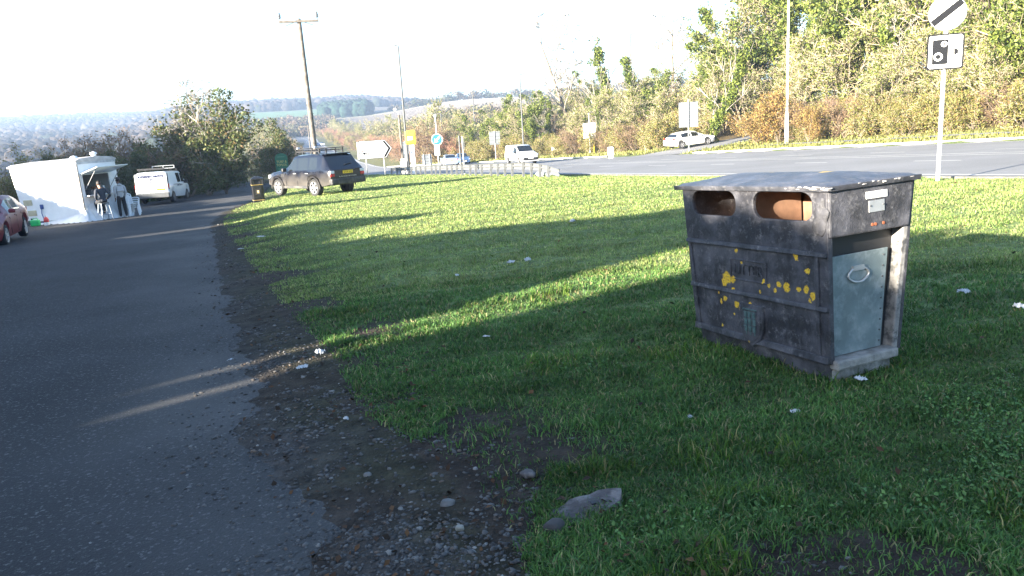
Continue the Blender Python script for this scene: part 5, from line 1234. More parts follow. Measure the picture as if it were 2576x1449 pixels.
# goods on the counter and shelf: each a thing of its own
trm = tr_.matrix_basis if False else Matrix.Translation(cA) @ Euler((0, R(1.3), azL)).to_matrix().to_4x4()
def on_trailer(name, mat, u, v, z, d, label, cat, lath=None):
    b = MB()
    if lath: b.lathe(lath, 16)
    else: b.box((0, 0, d[2] / 2), d)
    o = b.build(name, mat, None, 0 if lath else .008, smooth='auto' if lath else False); o.location = trm @ Vector(tv(u, v, z)); o.rotation_euler = (0, 0, azL); tag(o, label, cat, 'goods at the serving hatch')
m_carton = M('carton_brown', (.20, .10, .06), .7, var=.2); m_can = M('can_red', (.35, .05, .05), .3)
on_trailer('food_tray', m_dgrey, .12, .62, 1.12, (.34, .30, .22), 'dark tray of rolls at the corner of the serving counter', 'tray')
on_trailer('snack_box', m_carton, .15, .95, 1.12, (.26, .30, .34), 'brown snack box in the middle of the serving counter', 'box')
on_trailer('sauce_bottle', m_can, .05, 1.25, 1.12, None, 'red sauce bottle near the standing man on the counter', 'bottle', [(.045, 0), (.045, .16), (.015, .21), (.012, .26)])
on_trailer('cup_stack', m_plasticw, .16, 1.38, 1.12, None, 'stack of white paper cups on the counter', 'cups', [(.035, 0), (.045, .34)])
on_trailer('display_rack', m_trim, 1.66, .8, 1.49, (.3, .5, .32), 'grey display rack on the shelf inside the hatch', 'rack')
on_trailer('menu_board', m_carton, 1.9, 1.3, 1.70, (.02, .30, .40), 'brown menu board on the wall inside the hatch', 'board')
on_trailer('price_card', m_signwhite, -.02, .50, .72, (.012, .26, .30), 'pale price card hanging below the counter', 'card')
# white sheet draped round the serving corner and along the ground
m_sheet = M('white_sheet', (.66, .68, .70), .45, var=.06, trans=.12)
def sheet(name, pts, nv, label):
    """pts: (u, v, ztop, u_bottom, v_bottom) along the hem"""
    A = np.array(pts, float); t = np.linspace(0, len(A) - 1, 70); Q = np.stack([np.interp(t, range(len(A)), A[:, k]) for k in range(5)], 1)
    V = []; g = np.random.default_rng(5)
    for i, (u, v, zt, u2, v2) in enumerate(Q):
        for k in range(nv):
            f = k / (nv - 1); w_ = .05 * math.sin(i * .9 + 2 * math.sin(i * .31)) * (.3 + f) + .03 * math.sin(i * 2.3 + f * 5)
            p = trm @ Vector(tv(u + (u2 - u) * f ** 1.5 + w_ * .6, v + (v2 - v) * f ** 1.5 - abs(w_) * .4, 0))
            zg = Hs(p.x, p.y) + .02; z = (trm @ Vector(tv(u, v, zt))).z
            V.append((p.x, p.y, z + (zg - z) * f + (.03 * math.sin(i * 1.7) if k == nv - 1 else 0) + .02))
    F = [(i * nv + k, i * nv + k + 1, (i + 1) * nv + k + 1, (i + 1) * nv + k) for i in range(69) for k in range(nv - 1)]
    o = link(name, newmesh(name, V, F, [m_sheet], True)); tag(o, label, 'tarpaulin'); return o
sheet('ground_sheet', [(2.7, -.03, .06, 2.8, -.35), (1.7, -.03, .14, 1.8, -.45), (.8, -.04, .28, .8, -.6), (.2, -.05, .38, .1, -.6), (-.06, -.03, .5, -.45, -.35), (-.06, .3, .75, -.55, .2), (-.06, .9, .95, -.5, .9), (-.06, 1.6, 1.0, -.55, 1.6), (-.06, 2.0, .9, -.7, 2.05)], 8, 'white plastic sheet draped round the foot of the food trailer')
# cans and canisters by the trailer
def tpos(u, v): 
    p = trm @ Vector(tv(u, v, 0)); p.z = Hs(p.x, p.y); return p
p = tpos(1.75, -.95); t = empty('jerrycan', p, azL + .3, 'bright green plastic jerrycan lying by the food trailer', 'jerrycan')
m_gr = M('green_plastic', (.02, .42, .12), .4, var=.05); pbox(t, 'body', m_gr, (0, 0, .17), (.36, .20, .28), .05); b = MB(); b.tube([(-.12, 0, .30), (-.10, 0, .37), (.06, 0, .37), (.08, 0, .30)], .018, 8); b.build('handle', m_gr, t); b = MB(); b.cyl((.13, 0, .3), (.13, 0, .37), .035); b.build('cap', m_black, t)
p = tpos(1.25, -.85); t = empty('gas_bottle', p, 0, 'small red and white gas canister by the trailer skirt', 'canister'); b = MB(); b.lathe([(.09, 0), (.10, .04), (.10, .17)], 16); b.build('white_base', m_white, t, smooth='auto'); b = MB(); b.lathe([(.10, .17), (.10, .30), (.06, .37), (.02, .39)], 16); b.build('red_top', M('canister_red', (.5, .04, .03), .4), t, smooth='auto'); b = MB(); b.cyl((0, 0, .38), (0, 0, .45), .02); b.build('valve', m_grey, t)
p = tpos(3.3, -.3); t = empty('waste_container', p, azL, 'low grey waste water container under the trailer', 'container'); pbox(t, 'tank', m_dgrey, (0, 0, .13), (.7, .4, .24), .05); b = MB(); b.cyl((.2, 0, .24), (.2, 0, .3), .05); b.build('cap', m_black, t)

# ------------------------------------------------------------------ plastic chairs and bar stool
def chair_at(p, rz, label, first=None):
    if first: return copy_thing(first, p, rz, label)
    t = empty('plastic_chair', p, rz, label, 'chair', 'stacked white garden chairs')
    b = MB(); b.add([(x, y, .42 - .012 * (1 - abs(x) / .22)) for x, y in rrect(.46, .44, .06, 4)], [tuple(range(20))]); b.add([(x, y, .395) for x, y in rrect(.46, .44, .06, 4)], [tuple(range(19, -1, -1))]); b.box((0, 0, .405), (.40, .40, .02)); b.build('seat', m_plasticw, t, .004)
    for x in (-1, 1):
        for y in (-1, 1):
            b = MB(); b.hexa([(x * .25 - .03, y * .25 - .025, 0), (x * .25 + .03, y * .25 - .025, 0), (x * .25 + .03, y * .25 + .025, 0), (x * .25 - .03, y * .25 + .025, 0)], [(x * .215 - .035, y * .20 - .03, .42), (x * .215 + .035, y * .20 - .03, .42), (x * .215 + .035, y * .20 + .03, .42), (x * .215 - .035, y * .20 + .03, .42)]); b.build('leg', m_plasticw, t, .008)
        b = MB(); b.tube([(x * .25, -.20, .40), (x * .27, -.22, .60), (x * .275, -.15, .65), (x * .27, .10, .66), (x * .25, .24, .64)], .022, 8); b.build('armrest', m_plasticw, t, smooth='auto')
    b = MB(); b.tube([(-.22, .19, .40), (-.23, .25, .62), (-.22, .30, .80), (-.12, .32, .86), (.12, .32, .86), (.22, .30, .80), (.23, .25, .62), (.22, .19, .40)], .022, 8)
    b.build('back_frame', m_plasticw, t, smooth='auto')
    b = MB()
    for k in range(5): x = -.13 + k * .065; b.hexa([(x - .018, .185, .40), (x + .018, .185, .40), (x + .018, .20, .40), (x - .018, .20, .40)], [(x - .018, .305, .85), (x + .018, .305, .85), (x + .018, .32, .85), (x - .018, .32, .85)])
    b.build('back_slats', m_plasticw, t)
    return t
def tend(v, d):
    p = cA + VL * v - UL * d; p.z = Hs(p.x, p.y); return p
p = tend(2.0, .5) + Vector((0, 0, .01))
c0 = chair_at(p, R(60), 'lowest white plastic garden chair of the stack beside the standing man')
chair_at(p + Vector((.02, .02, .085)), R(60), 'middle white plastic garden chair of the stack', c0)
chair_at(p + Vector((.04, .04, .17)), R(60), 'topmost white plastic garden chair of the stack beside the standing man', c0)
stp = tend(.45, .6)
st = empty('bar_stool', stp, R(50), 'grey metal bar stool under the man in the dark jacket', 'bar stool')
b = MB(); b.prism(rrect(.36, .36, .06), .045, Matrix.Translation((0, 0, .72))); b.build('seat', m_dgrey, st, .01)
m_steel = M('stool_steel', (.30, .34, .40), .4, metal=.5, var=.1)
for x in (-1, 1):
    for y in (-1, 1): b = MB(); b.cyl((x * .23, y * .23, 0), (x * .15, y * .15, .73), .024, .018, 10); b.build('leg', m_steel, st, smooth='auto')
b = MB()
for x in (-1, 1): b.cyl((x * .20, -.20, .27), (x * .20, .20, .27), .014, n=8); b.cyl((-.20, x * .20, .27), (.20, x * .20, .27), .014, n=8)
b.build('footrest', m_steel, st)

# ------------------------------------------------------------------ people
def skin_mesh(name, nodes, edges, mat, parent=None, sub=2, root=0):
    me = bpy.data.meshes.new(name); me.from_pydata([n[:3] for n in nodes], edges, []); me.materials.append(mat)
    o = link(name, me, parent); m = o.modifiers.new('skin', 'SKIN'); m.use_smooth_shade = True
    if not me.skin_vertices: me.skin_vertices.new() if hasattr(me.skin_vertices, 'new') else None
    d = me.skin_vertices[0].data
    for i, n in enumerate(nodes):
        r = n[3]; d[i].radius = (r, r) if not hasattr(r, '__len__') else r
    d[root].use_root = True
    s = o.modifiers.new('sub', 'SUBSURF'); s.levels = sub; s.render_levels = sub
    return o
def lerp(a, b, t): return tuple(a[i] + (b[i] - a[i]) * t for i in range(3))
def person(root, J, skin, top, legs, hairmat, shoe, topname, hood=False):
    """J: joints in the person's own frame (x right, y forward, z up)"""
    N = []; E = []
    def add(p, r, to=None):
        N.append((*p, r)); i = len(N) - 1
        if to is not None: E.append((to, i))
        return i
    pel = add(J['pelvis'], .10); ch = add(J['chest'], .11, pel); nk = add(J['neck'], .052, ch); hb = add(J['head0'], .062, nk); h1 = add(J['head1'], .085, hb); h2 = add(J['head2'], .078, h1)
    fw = Vector(J['face']); nose = add(tuple(Vector(J['head1']) + fw * .098 + Vector((0, 0, -.02))), .014, h1); chin = add(tuple(Vector(J['head0']) + fw * .06 + Vector((0, 0, .0))), .034, hb)
    side = fw.cross(Vector((0, 0, 1)))
    for s in (-1, 1): add(tuple(Vector(J['head1']) + side * s * .088 + Vector((0, 0, -.015))), .016, h1)
    for s, k in ((-1, 'L'), (1, 'R')):
        sh = add(J['sh' + k], .050, ch); el = add(J['el' + k], .038, sh); wr = add(J['wr' + k], .028, el)
        hd = Vector(J['hand' + k]); palm = add(tuple(Vector(J['wr' + k]) + hd * .055), .030, wr)
        up = Vector(J['spread' + k])
        for q, ln in ((-1.2, .062), (-.4, .075), (.4, .080), (1.2, .072)):
            a = add(tuple(Vector(N[palm][:3]) + hd * .042 + up * q * .017), .0095, palm); c = hd.cross(up) * .022 * s
            b_ = add(tuple(Vector(N[a][:3]) + hd * ln * .5 + c * .5), .0088, a); add(tuple(Vector(N[b_][:3]) + hd * ln * .4 + c), .0075, b_)
        th = add(tuple(Vector(N[palm][:3]) + up * .036 + hd * -.01), .011, palm); add(tuple(Vector(N[th][:3]) + up * .012 + hd * .035), .009, th)
        hp = add(J['hip' + k], .078, pel); kn = add(J['kn' + k], .052, hp); an = add(J['an' + k], .036, kn); add(J['toe' + k], .03, an)
    skin_mesh('body', N, E, skin, root)
    # clothes: slightly wider surfaces over the same joints, ending at waist, cuff and hem
    N2 = [(*J['waist'], (.15, .115)), (*lerp(J['waist'], J['chest'], .55), (.155, .115)), (*J['chest'], (.165, .115)), (*lerp(J['chest'], J['neck'], .72), (.085, .08)), (*J['hem'], (.165, .13))]; E2 = [(0, 1), (1, 2), (2, 3), (0, 4)]
    for k in 'LR':
        a = len(N2); N2 += [(*lerp(J['chest'], J['sh' + k], .8), .078), (*lerp(J['sh' + k], J['el' + k], .12), .074), (*lerp(J['sh' + k], J['el' + k], .6), .064), (*J['el' + k], .057), (*lerp(J['el' + k], J['wr' + k], .55), .05), (*lerp(J['el' + k], J['wr' + k], .97), .042)]
        E2 += [(2, a), (a, a + 1), (a + 1, a + 2), (a + 2, a + 3), (a + 3, a + 4), (a + 4, a + 5)]
    jk = skin_mesh(topname, N2, E2, top, root)
    if hood:
        hn = lerp(J['chest'], J['neck'], .85); f = Vector(J['face']); skin_mesh('hood', [(hn[0] - .09, hn[1] - f.y * .06, hn[2], .05), (hn[0], hn[1] - f.y * .10, hn[2] - .03, .065), (hn[0] + .09, hn[1] - f.y * .06, hn[2], .05)], [(0, 1), (1, 2)], top, jk, 1, 1)
    N3 = [(*J['pelvis'], (.15, .12)), (*lerp(J['pelvis'], J['waist'], .8), (.14, .11))]; E3 = [(0, 1)]
    for k in 'LR':
        a = len(N3); N3 += [(*J['hip' + k], .098), (*lerp(J['hip' + k], J['kn' + k], .5), .088), (*J['kn' + k], .070), (*lerp(J['kn' + k], J['an' + k], .5), .064), (*lerp(J['kn' + k], J['an' + k], .97), .058)]
        E3 += [(0, a), (a, a + 1), (a + 1, a + 2), (a + 2, a + 3), (a + 3, a + 4)]
    skin_mesh('trousers', N3, E3, legs, root)
    for k in 'LR':
        a = Vector(J['an' + k]); tt = Vector(J['toe' + k]); d = (tt - a); d.z = 0; d.normalize()
        skin_mesh('shoe', [(*(a - d * .04 + Vector((0, 0, -.035))), .048), (*(a + d * .05 + Vector((0, 0, -.045))), .048), (*(tt + Vector((0, 0, .0))), (.05, .036)), (*(tt + d * .05), (.04, .028))], [(0, 1), (1, 2), (2, 3)], shoe, root, 1)
    h = Vector(J['head1']); f = Vector(J['face'])
    bm = bmesh.new(); bmesh.ops.create_icosphere(bm, subdivisions=3, radius=1)
    for v in list(bm.verts):
        c = v.co; fr_ = c.x * f.x + c.y * f.y
        if fr_ > .35 and c.z < .45 or c.z < -.55: bm.verts.remove(v)
    for v in bm.verts: v.co = Vector((v.co.x * .101, v.co.y * .108, v.co.z * .118)) * (1 + .03 * math.sin(17 * v.co.x + 11 * v.co.z)) + h + Vector((0, 0, .035)) - f * .008
    me = bpy.data.meshes.new('hair'); bm.to_mesh(me); bm.free(); me.materials.append(hairmat); me.shade_smooth(); o = link('hair', me, root); sm = o.modifiers.new('s', 'SOLIDIFY'); sm.thickness = .012
    eye = MB()
    for s in (-1, 1): eye.lathe([(.001, -.01), (.009, -.006), (.011, 0), (.009, .006), (.001, .01)], 10, Matrix.Translation(h + f * .083 + side * s * .033 + Vector((0, 0, .005))))
    eye.build('eyes', m_black, root)
    mo = MB(); mo.box(Vector(J['head0']) + f * .088 + Vector((0, 0, .022)), (.045 if abs(f.y) > .7 else .012, .012 if abs(f.y) > .7 else .045, .008)); mo.build('mouth', M('lips', (.25, .09, .08), .5), root)
# standing man in a pale grey hooded top, turned to the hatch
ps = tend(1.45, .6)
root = empty('person', ps, R(52), 'man standing in a pale grey hooded top and dark trousers, facing the serving hatch', 'person')
J = dict(pelvis=(0, 0, .93), waist=(0, .0, 1.06), hem=(0, .0, .90), chest=(0, .01, 1.30), neck=(0, .03, 1.50), head0=(0, .055, 1.56), head1=(0, .06, 1.65), head2=(0, .045, 1.72), face=(-.5, .866, 0),
         shL=(-.185, .0, 1.42), shR=(.185, .0, 1.42), elL=(-.24, -.03, 1.14), elR=(.24, -.02, 1.14), wrL=(-.21, .06, .90), wrR=(.22, .10, .92), handL=(.05, .25, -.96), handR=(-.05, .25, -.96), spreadL=(.0, .96, .25), spreadR=(.0, .96, .25),
         hipL=(-.095, 0, .88), hipR=(.095, 0, .88), knL=(-.11, .03, .49), knR=(.11, .02, .49), anL=(-.13, -.01, .085), anR=(.13, -.02, .085), toeL=(-.15, .13, .04), toeR=(.16, .12, .04))
person(root, J, m_skin2, m_hoodie, m_jeans, m_hair, m_white, 'hooded_top', True)
# man in a dark jacket sitting on the bar stool with his back to us
root = empty('person', stp, R(50), 'man in a dark jacket sitting on the bar stool with his back to the road', 'person')
J = dict(pelvis=(0, .0, .86), waist=(0, -.01, .98), hem=(0, -.02, .80), chest=(0, .03, 1.22), neck=(0, .09, 1.42), head0=(0, .13, 1.47), head1=(0, .15, 1.56), head2=(0, .14, 1.63), face=(.0, 1, 0),
         shL=(-.20, .03, 1.34), shR=(.20, .03, 1.34), elL=(-.31, -.08, 1.06), elR=(.31, -.08, 1.06), wrL=(-.21, .08, .90), wrR=(.21, .08, .90), handL=(.45, .85, -.2), handR=(-.45, .85, -.2), spreadL=(.1, .1, .98), spreadR=(-.1, .1, .98),
         hipL=(-.10, .02, .83), hipR=(.10, .02, .83), knL=(-.15, .40, .76), knR=(.15, .40, .76), anL=(-.12, .30, .36), anR=(.12, .28, .36), toeL=(-.13, .42, .31), toeR=(.13, .40, .31))
person(root, J, m_skin, m_jacket, m_jeans, m_hair, m_black, 'jacket')

# ------------------------------------------------------------------ trees and scrub
m_bark = M('bark', (.16, .13, .10), .9, var=.3, vs_=6, bump=.01, bs=20)
m_twig = M('pale_twig', (1, 1, 1), .85, attr=True, var=.15)
m_fol = M('foliage', (1, 1, 1), .55, attr=True, var=0, trans=.30, spec=.3)
def branches(g, h, spread, nstem, levels, kids, lean=.25, r0=.09, droop=.0, wob=.18, first=.25):
    """segments (p0, p1, r0, r1, level) of a branching plant with its foot at the origin"""
    S = []
    def go(p, d, L, r, lv):
        n = 4 if lv < 2 else 3; pts = [p]
        for i in range(n):
            d = d + Vector(g.normal(0, wob, 3)) + Vector((0, 0, .06 - droop * lv)); d.normalize(); q = pts[-1] + d * (L / n)
            a, b = r * (1 - .75 * i / n), r * (1 - .75 * (i + 1) / n); S.append((pts[-1], q, a, b, lv)); pts.append(q)
        if lv >= levels: return
        for k in range(kids[lv]):
            t = g.uniform(first if lv == 0 else .2, 1.0); i = min(int(t * n), n - 1); b = pts[i].lerp(pts[i + 1], t * n - i)
            a = g.uniform(0, 2 * PI); o = d.orthogonal().normalized(); o2 = d.cross(o); s = (o * math.cos(a) + o2 * math.sin(a)) * g.uniform(.6, 1.2) * spread + d * g.uniform(.4, .9); s.normalize()
            go(b, s, L * g.uniform(.32, .62) * (1.15 - .5 * t), r * .45 * (1.1 - .5 * t), lv + 1)
    for k in range(nstem):
        a = g.uniform(0, 2 * PI); d = Vector((math.cos(a) * lean, math.sin(a) * lean, 1)).normalized()
        go(Vector((math.cos(a), math.sin(a), 0)) * (.03 if nstem > 1 else 0), d, h * g.uniform(.75, 1.0), r0 * g.uniform(.7, 1.1), 0)
    return S
def seg_mesh(name, S, mat, sides=4, col=None, rmin=.006, g=None):
    n = len(S); P0 = np.array([s[0] for s in S]); P1 = np.array([s[1] for s in S]); r0 = np.maximum([s[2] for s in S], rmin); r1 = np.maximum([s[3] for s in S], rmin * .7)
    d = P1 - P0; d /= np.maximum(np.linalg.norm(d, axis=1), 1e-6)[:, None]
    a = np.cross(d, np.where(np.abs(d[:, 2:3]) > .9, [[1., 0, 0]], [[0, 0, 1.]])); a /= np.linalg.norm(a, axis=1)[:, None]; b = np.cross(d, a)
    V = np.empty((n, 2, sides, 3))
    for k in range(sides):
        t = 2 * PI * k / sides; o = a * math.cos(t) + b * math.sin(t); V[:, 0, k] = P0 + o * r0[:, None]; V[:, 1, k] = P1 + o * r1[:, None]
    i = np.arange(n)[:, None] * 2 * sides; k = np.arange(sides)[None, :]; kn = (k + 1) % sides
    Q = np.stack([(i + k), (i + kn), (i + sides + kn), (i + sides + k)], -1).reshape(-1, 4)
    cc = None
    if col is not None: cc = np.repeat(np.array(col)[g.integers(0, len(col), n)] * g.uniform(.75, 1.2, n)[:, None], 2 * sides, 0)
    return npmesh(name, V.reshape(-1, 3), quads=Q, mats=[mat], cols=cc)
def crown_mesh(name, S, L, size, g, twigcol, leafcols, sides=3, rmin=.008):
    """twigs and leaves of one crown in a single mesh"""
    parts = []
    T = seg_mesh('t', S, m_twig, sides, twigcol, rmin, g) if S else None
    if len(L) == 0: T.name = name; return T
    F = leafcards('l', L[:, 0], L[:, 1], L[:, 2], np.full(len(L), size), g, leafcols, m_fol, up=(0, 0, .5))
    if T is None: F.name = name; return F
    def arr(me):
        v = np.empty(len(me.vertices) * 3, np.float32); me.vertices.foreach_get('co', v); c = np.empty(len(me.vertices) * 4, np.float32); me.color_attributes['col'].data.foreach_get('color', c)
        l = np.empty(len(me.loops), np.int32); me.loops.foreach_get('vertex_index', l); return v.reshape(-1, 3), c.reshape(-1, 4)[:, :3], l
    v1, c1, l1 = arr(T); v2, c2, l2 = arr(F)
    me = npmesh(name, np.r_[v1, v2], quads=l1.reshape(-1, 4), tris=(l2.reshape(-1, 3) + len(v1)), cols=np.r_[c1, c2], mats=[m_twig, m_fol], mi=np.r_[np.zeros(len(l1) // 4), np.ones(len(l2) // 3)])
    bpy.data.meshes.remove(T); bpy.data.meshes.remove(F); return me
def on_twigs(S, n, g, lv=2, jit=.12):
    C_ = [s for s in S if s[4] >= lv]; i = g.integers(0, len(C_), n); t = g.random(n)[:, None]
    return np.array([C_[k][0] for k in i]) * (1 - t) + np.array([C_[k][1] for k in i]) * t + g.normal(0, jit, (n, 3))
def clumps(S, n, g, lv, rad, per):
    C_ = [s for s in S if s[4] == lv]; idx = g.integers(0, len(C_), n); out = []
    for k in idx:
        c = np.array(C_[k][0].lerp(C_[k][1], float(g.random()))); d = g.normal(0, 1, (per, 3)); d /= np.linalg.norm(d, axis=1)[:, None]; r = rad * g.uniform(.6, 1.3)
        out.append(c + d * (r * g.uniform(.5, 1.0, (per, 1))) * [1, 1, .75])
    return np.concatenate(out)
TAN = [(.33, .275, .18), (.25, .21, .145), (.42, .37, .26)]; BRN = [(.18, .12, .085), (.23, .16, .115), (.14, .10, .075)]; GRY = [(.27, .25, .22), (.20, .18, .16), (.34, .31, .27)]; RED = [(.28, .13, .09), (.34, .19, .13)]
YG = [((.19, .215, .045), .42), ((.12, .15, .032), .33), ((.25, .22, .075), .12), ((.04, .065, .016), .13)]
IVY = [((.12, .16, .030), .48), ((.20, .23, .05), .27), ((.04, .065, .016), .25)]
DIV = [((.045, .075, .02), .5), ((.08, .11, .03), .35), ((.12, .12, .04), .15)]
OLV = [((.21, .195, .06), .5), ((.15, .165, .04), .32), ((.24, .15, .06), .18)]
ORG = [((.24, .15, .05), .45), ((.30, .24, .075), .35), ((.17, .095, .04), .2)]
BRL = [((.19, .12, .065), .6), ((.25, .18, .085), .4)]
def proto(kind, seed):
    g = np.random.default_rng(seed)
    if kind == 'ivy_tree':
        S = branches(g, 7.5, .8, 1, 3, (9, 6, 4), .08, .17); L = np.r_[clumps(S, 34, g, 1, .55, 130), clumps(S, 16, g, 0, .5, 130), on_twigs(S, 1800, g, 2)]; cm = crown_mesh('crown', [s for s in S if s[4] >= 1], L, .095, g, TAN, IVY)
    elif kind == 'ivy_column':
        S = branches(g, 8.5, .35, 1, 2, (10, 4), .06, .13, first=.1); L = np.r_[clumps(S, 38, g, 0, .42, 120), clumps(S, 14, g, 1, .3, 70)]; L = L[L[:, 2] < 6.5 + g.normal(0, .5, len(L))]; cm = crown_mesh('crown', [s for s in S if s[4] >= 1], L, .085, g, GRY, IVY, rmin=.02)
    elif kind == 'bare_tree':
        S = branches(g, 6.5, .75, 1, 4, (9, 6, 4, 3), .08, .14); cm = crown_mesh('crown', [s for s in S if s[4] >= 1], np.zeros((0, 3)), .08, g, GRY, IVY, rmin=.018)
    elif kind == 'scrub_tree':
        S = branches(g, 6.0, .75, 3, 3, (11, 7, 5), .35, .09, first=.12); L = np.r_[on_twigs(S, 3400, g, 2, .16), clumps(S, 8, g, 1, .4, 60)]; cm = crown_mesh('crown', [s for s in S if s[4] >= 1], L, .07, g, TAN, YG, rmin=.017)
    elif kind == 'scrub_bush':
        S = branches(g, 2.9, .8, 7, 2, (9, 6), .65, .035, first=.05); L = np.r_[on_twigs(S, 5200, g, 1, .16)]; cm = crown_mesh('crown', [s for s in S if s[4] >= 1], L, .06, g, TAN, OLV, rmin=.013)
    elif kind == 'orange_bush':
        S = branches(g, 3.6, .7, 6, 2, (9, 7), .45, .035, first=.05); L = np.r_[on_twigs(S, 5500, g, 1, .16)]; cm = crown_mesh('crown', [s for s in S if s[4] >= 1], L, .065, g, BRN, ORG, rmin=.009)
    elif kind == 'brown_bush':
        S = branches(g, 3.2, .7, 9, 2, (11, 8), .6, .03, first=.05); L = on_twigs(S, 2200, g, 1, .1); cm = crown_mesh('crown', [s for s in S if s[4] >= 1], L, .05, g, BRN, BRL, rmin=.009)
    elif kind == 'red_bush':
        S = branches(g, 3.0, .6, 10, 2, (11, 8), .55, .03, first=.05); L = on_twigs(S, 1500, g, 1, .1); cm = crown_mesh('crown', [s for s in S if s[4] >= 1], L, .05, g, RED, [((.30, .14, .09), .6), ((.36, .22, .14), .4)], rmin=.010)
    elif kind == 'hedge_bush':
        S = branches(g, 3.6, .8, 5, 2, (9, 6), .55, .05, first=.08); L = np.r_[clumps(S, 40, g, 1, .5, 130), on_twigs(S, 3000, g, 2, .15)]; cm = crown_mesh('crown', [s for s in S if s[4] >= 1], L, .085, g, GRY, DIV, rmin=.009)
    elif kind == 'ivy_bush':
        S = branches(g, 4.0, .75, 4, 2, (9, 6), .45, .06, first=.08); L = np.r_[clumps(S, 52, g, 1, .5, 210), on_twigs(S, 2500, g, 2, .2)]; cm = crown_mesh('crown', [s for s in S if s[4] >= 1], L, .065, g, GRY, [((.10, .115, .035), .5), ((.06, .08, .022), .38), ((.19, .13, .055), .12)], rmin=.012)
    tm = seg_mesh('trunk', [s for s in S if s[4] == 0], m_bark, 7)
    return tm, cm
PR = {}
for k, n in (('ivy_tree', 3), ('ivy_column', 2), ('bare_tree', 3), ('scrub_tree', 3), ('scrub_bush', 3), ('orange_bush', 2), ('brown_bush', 3), ('red_bush', 1), ('hedge_bush', 3), ('ivy_bush', 2)):
    PR[k] = [proto(k, 100 + 10 * i + len(k)) for i in range(n)]
tg = random.Random(11)
def plant(kind, x, y, sc=1., label=None, group=None, cat=None, zs=1., dz=-.05, var=None):
    tm, cm = PR[kind][tg.randrange(len(PR[kind])) if var is None else var]
    t = empty(kind, (x, y, Hs(x, y) + dz), tg.uniform(0, 2 * PI), label, cat or ('tree' if 'tree' in kind or 'column' in kind else 'bush'), group)
    s = sc * tg.uniform(.9, 1.12); t.scale = (s, s, s * zs)
    link('trunk', tm, t); link('crown', cm, t); return t
LBL = {'ivy_tree': ('ivy-clad yellow-green tree in the dense thicket behind the main road', 'ivy trees in the roadside thicket'),
       'ivy_column': ('narrow upright tree wrapped in ivy with a thin bare top, in the thicket', 'ivy-wrapped trunks in the roadside thicket'),
       'bare_tree': ('leafless grey-branched tree standing up out of the thicket', 'bare trees in the roadside thicket'),
       'scrub_tree': ('pale-twigged scrub tree with sparse yellow-green leaves in the thicket', 'scrub trees in the roadside thicket'),
       'scrub_bush': ('olive and straw-coloured low scrub bush along the far verge', 'low scrub along the far verge'),
       'orange_bush': ('orange-leaved autumn bush near the tall white street lamp', 'orange bushes behind the far verge'),
       'brown_bush': ('brown-twigged leafless bush at the edge of the thicket', 'brown bushes at the edge of the thicket'),
       'red_bush': ('rusty red-brown bush at the roadside beyond the pale blue saloon', 'red-brown bushes by the far road')}
def row(poly, s0, s1, off, step, kinds, sc, jit=.8, clear=None, zs=1.):
    a = resample(poly, 400); d = np.r_[0, np.cumsum(np.hypot(*np.diff(a, axis=0).T))]; s = s0
    while s < s1:
        i = int(np.searchsorted(d, s)); i = min(i, 398); t = a[i + 1] - a[i]; t /= np.linalg.norm(t); nrm = np.array([t[1], -t[0]])
        q = a[i] + nrm * (off + tg.uniform(-jit, jit)); s += step * tg.uniform(.75, 1.25)
        if zones(q[0], q[1])[4][0] < (clear or 4.5) and 8 < q[0] < 40: continue
        k = tg.choices([z[0] for z in kinds], [z[1] for z in kinds])[0]
        plant(k, q[0], q[1], sc * tg.uniform(.85, 1.15), *LBL[k][:2], zs=zs)
FEn = FE[1:]                                    # from (46, -15) to (-20, 136)
MIX1 = [('scrub_bush', 6), ('brown_bush', 2), ('orange_bush', 1.0), ('ivy_tree', .6)]
row(FEn, 44, 86, 7.6, 1.7, [('scrub_bush', 7), ('brown_bush', 1.5)], .8)
row(FEn, 42, 86, 9.6, 2.0, [('scrub_tree', 3), ('scrub_bush', 3), ('brown_bush', 1.2)], .8)
row(FEn, 40, 86, 12.2, 2.2, [('scrub_tree', 5), ('ivy_tree', 1.2), ('bare_tree', 1)], 1.1)
row(FEn, 36, 84, 15.5, 2.6, [('scrub_tree', 4), ('ivy_tree', 3.2), ('bare_tree', 1.2)], 1.5)
row(FEn, 34, 84, 19.5, 3.0, [('ivy_tree', 3.5), ('scrub_tree', 3), ('bare_tree', 1.5)], 1.75)
row(FEn, 34, 84, 25.0, 3.8, [('ivy_tree', 2.5), ('scrub_tree', 3), ('bare_tree', 1)], 2.0)
for u, Y, sc, k in ((1800, 82, .95, 'ivy_tree'), (1835, 86, 1.2, 'scrub_tree'), (1870, 80, 1.45, 'ivy_tree'), (1905, 86, 2.0, 'scrub_tree'), (1940, 82, 1.9, 'ivy_tree'), (1980, 88, 2.1, 'scrub_tree'), (2030, 84, 2.0, 'ivy_tree'), (1850, 92, 1.7, 'scrub_tree'), (1920, 95, 2.1, 'bare_tree'), (2000, 96, 2.2, 'ivy_tree'), (1815, 78, 1.0, 'scrub_tree'), (1880, 76, 1.1, 'scrub_tree'), (1950, 77, 1.1, 'scrub_tree')):
    q = at(u, 330, Y); plant(k, q.x, q.y, sc, *LBL[k][:2])
row(FEn, 96, 160, 5.2, 2.4, [('scrub_bush', 5), ('brown_bush', 2)], .9)
row(FEn, 92, 158, 8.4, 2.7, [('scrub_tree', 3), ('scrub_bush', 2), ('ivy_column', 1.2), ('ivy_tree', 1)], .95)
row(FEn, 92, 152, 12.5, 3.4, [('scrub_tree', 4), ('ivy_column', 1.5), ('ivy_tree', .7), ('brown_bush', 1)], 1.0)
row(FEn, 94, 150, 18, 4.5, [('brown_bush', 3), ('scrub_tree', 2)], 1.25)
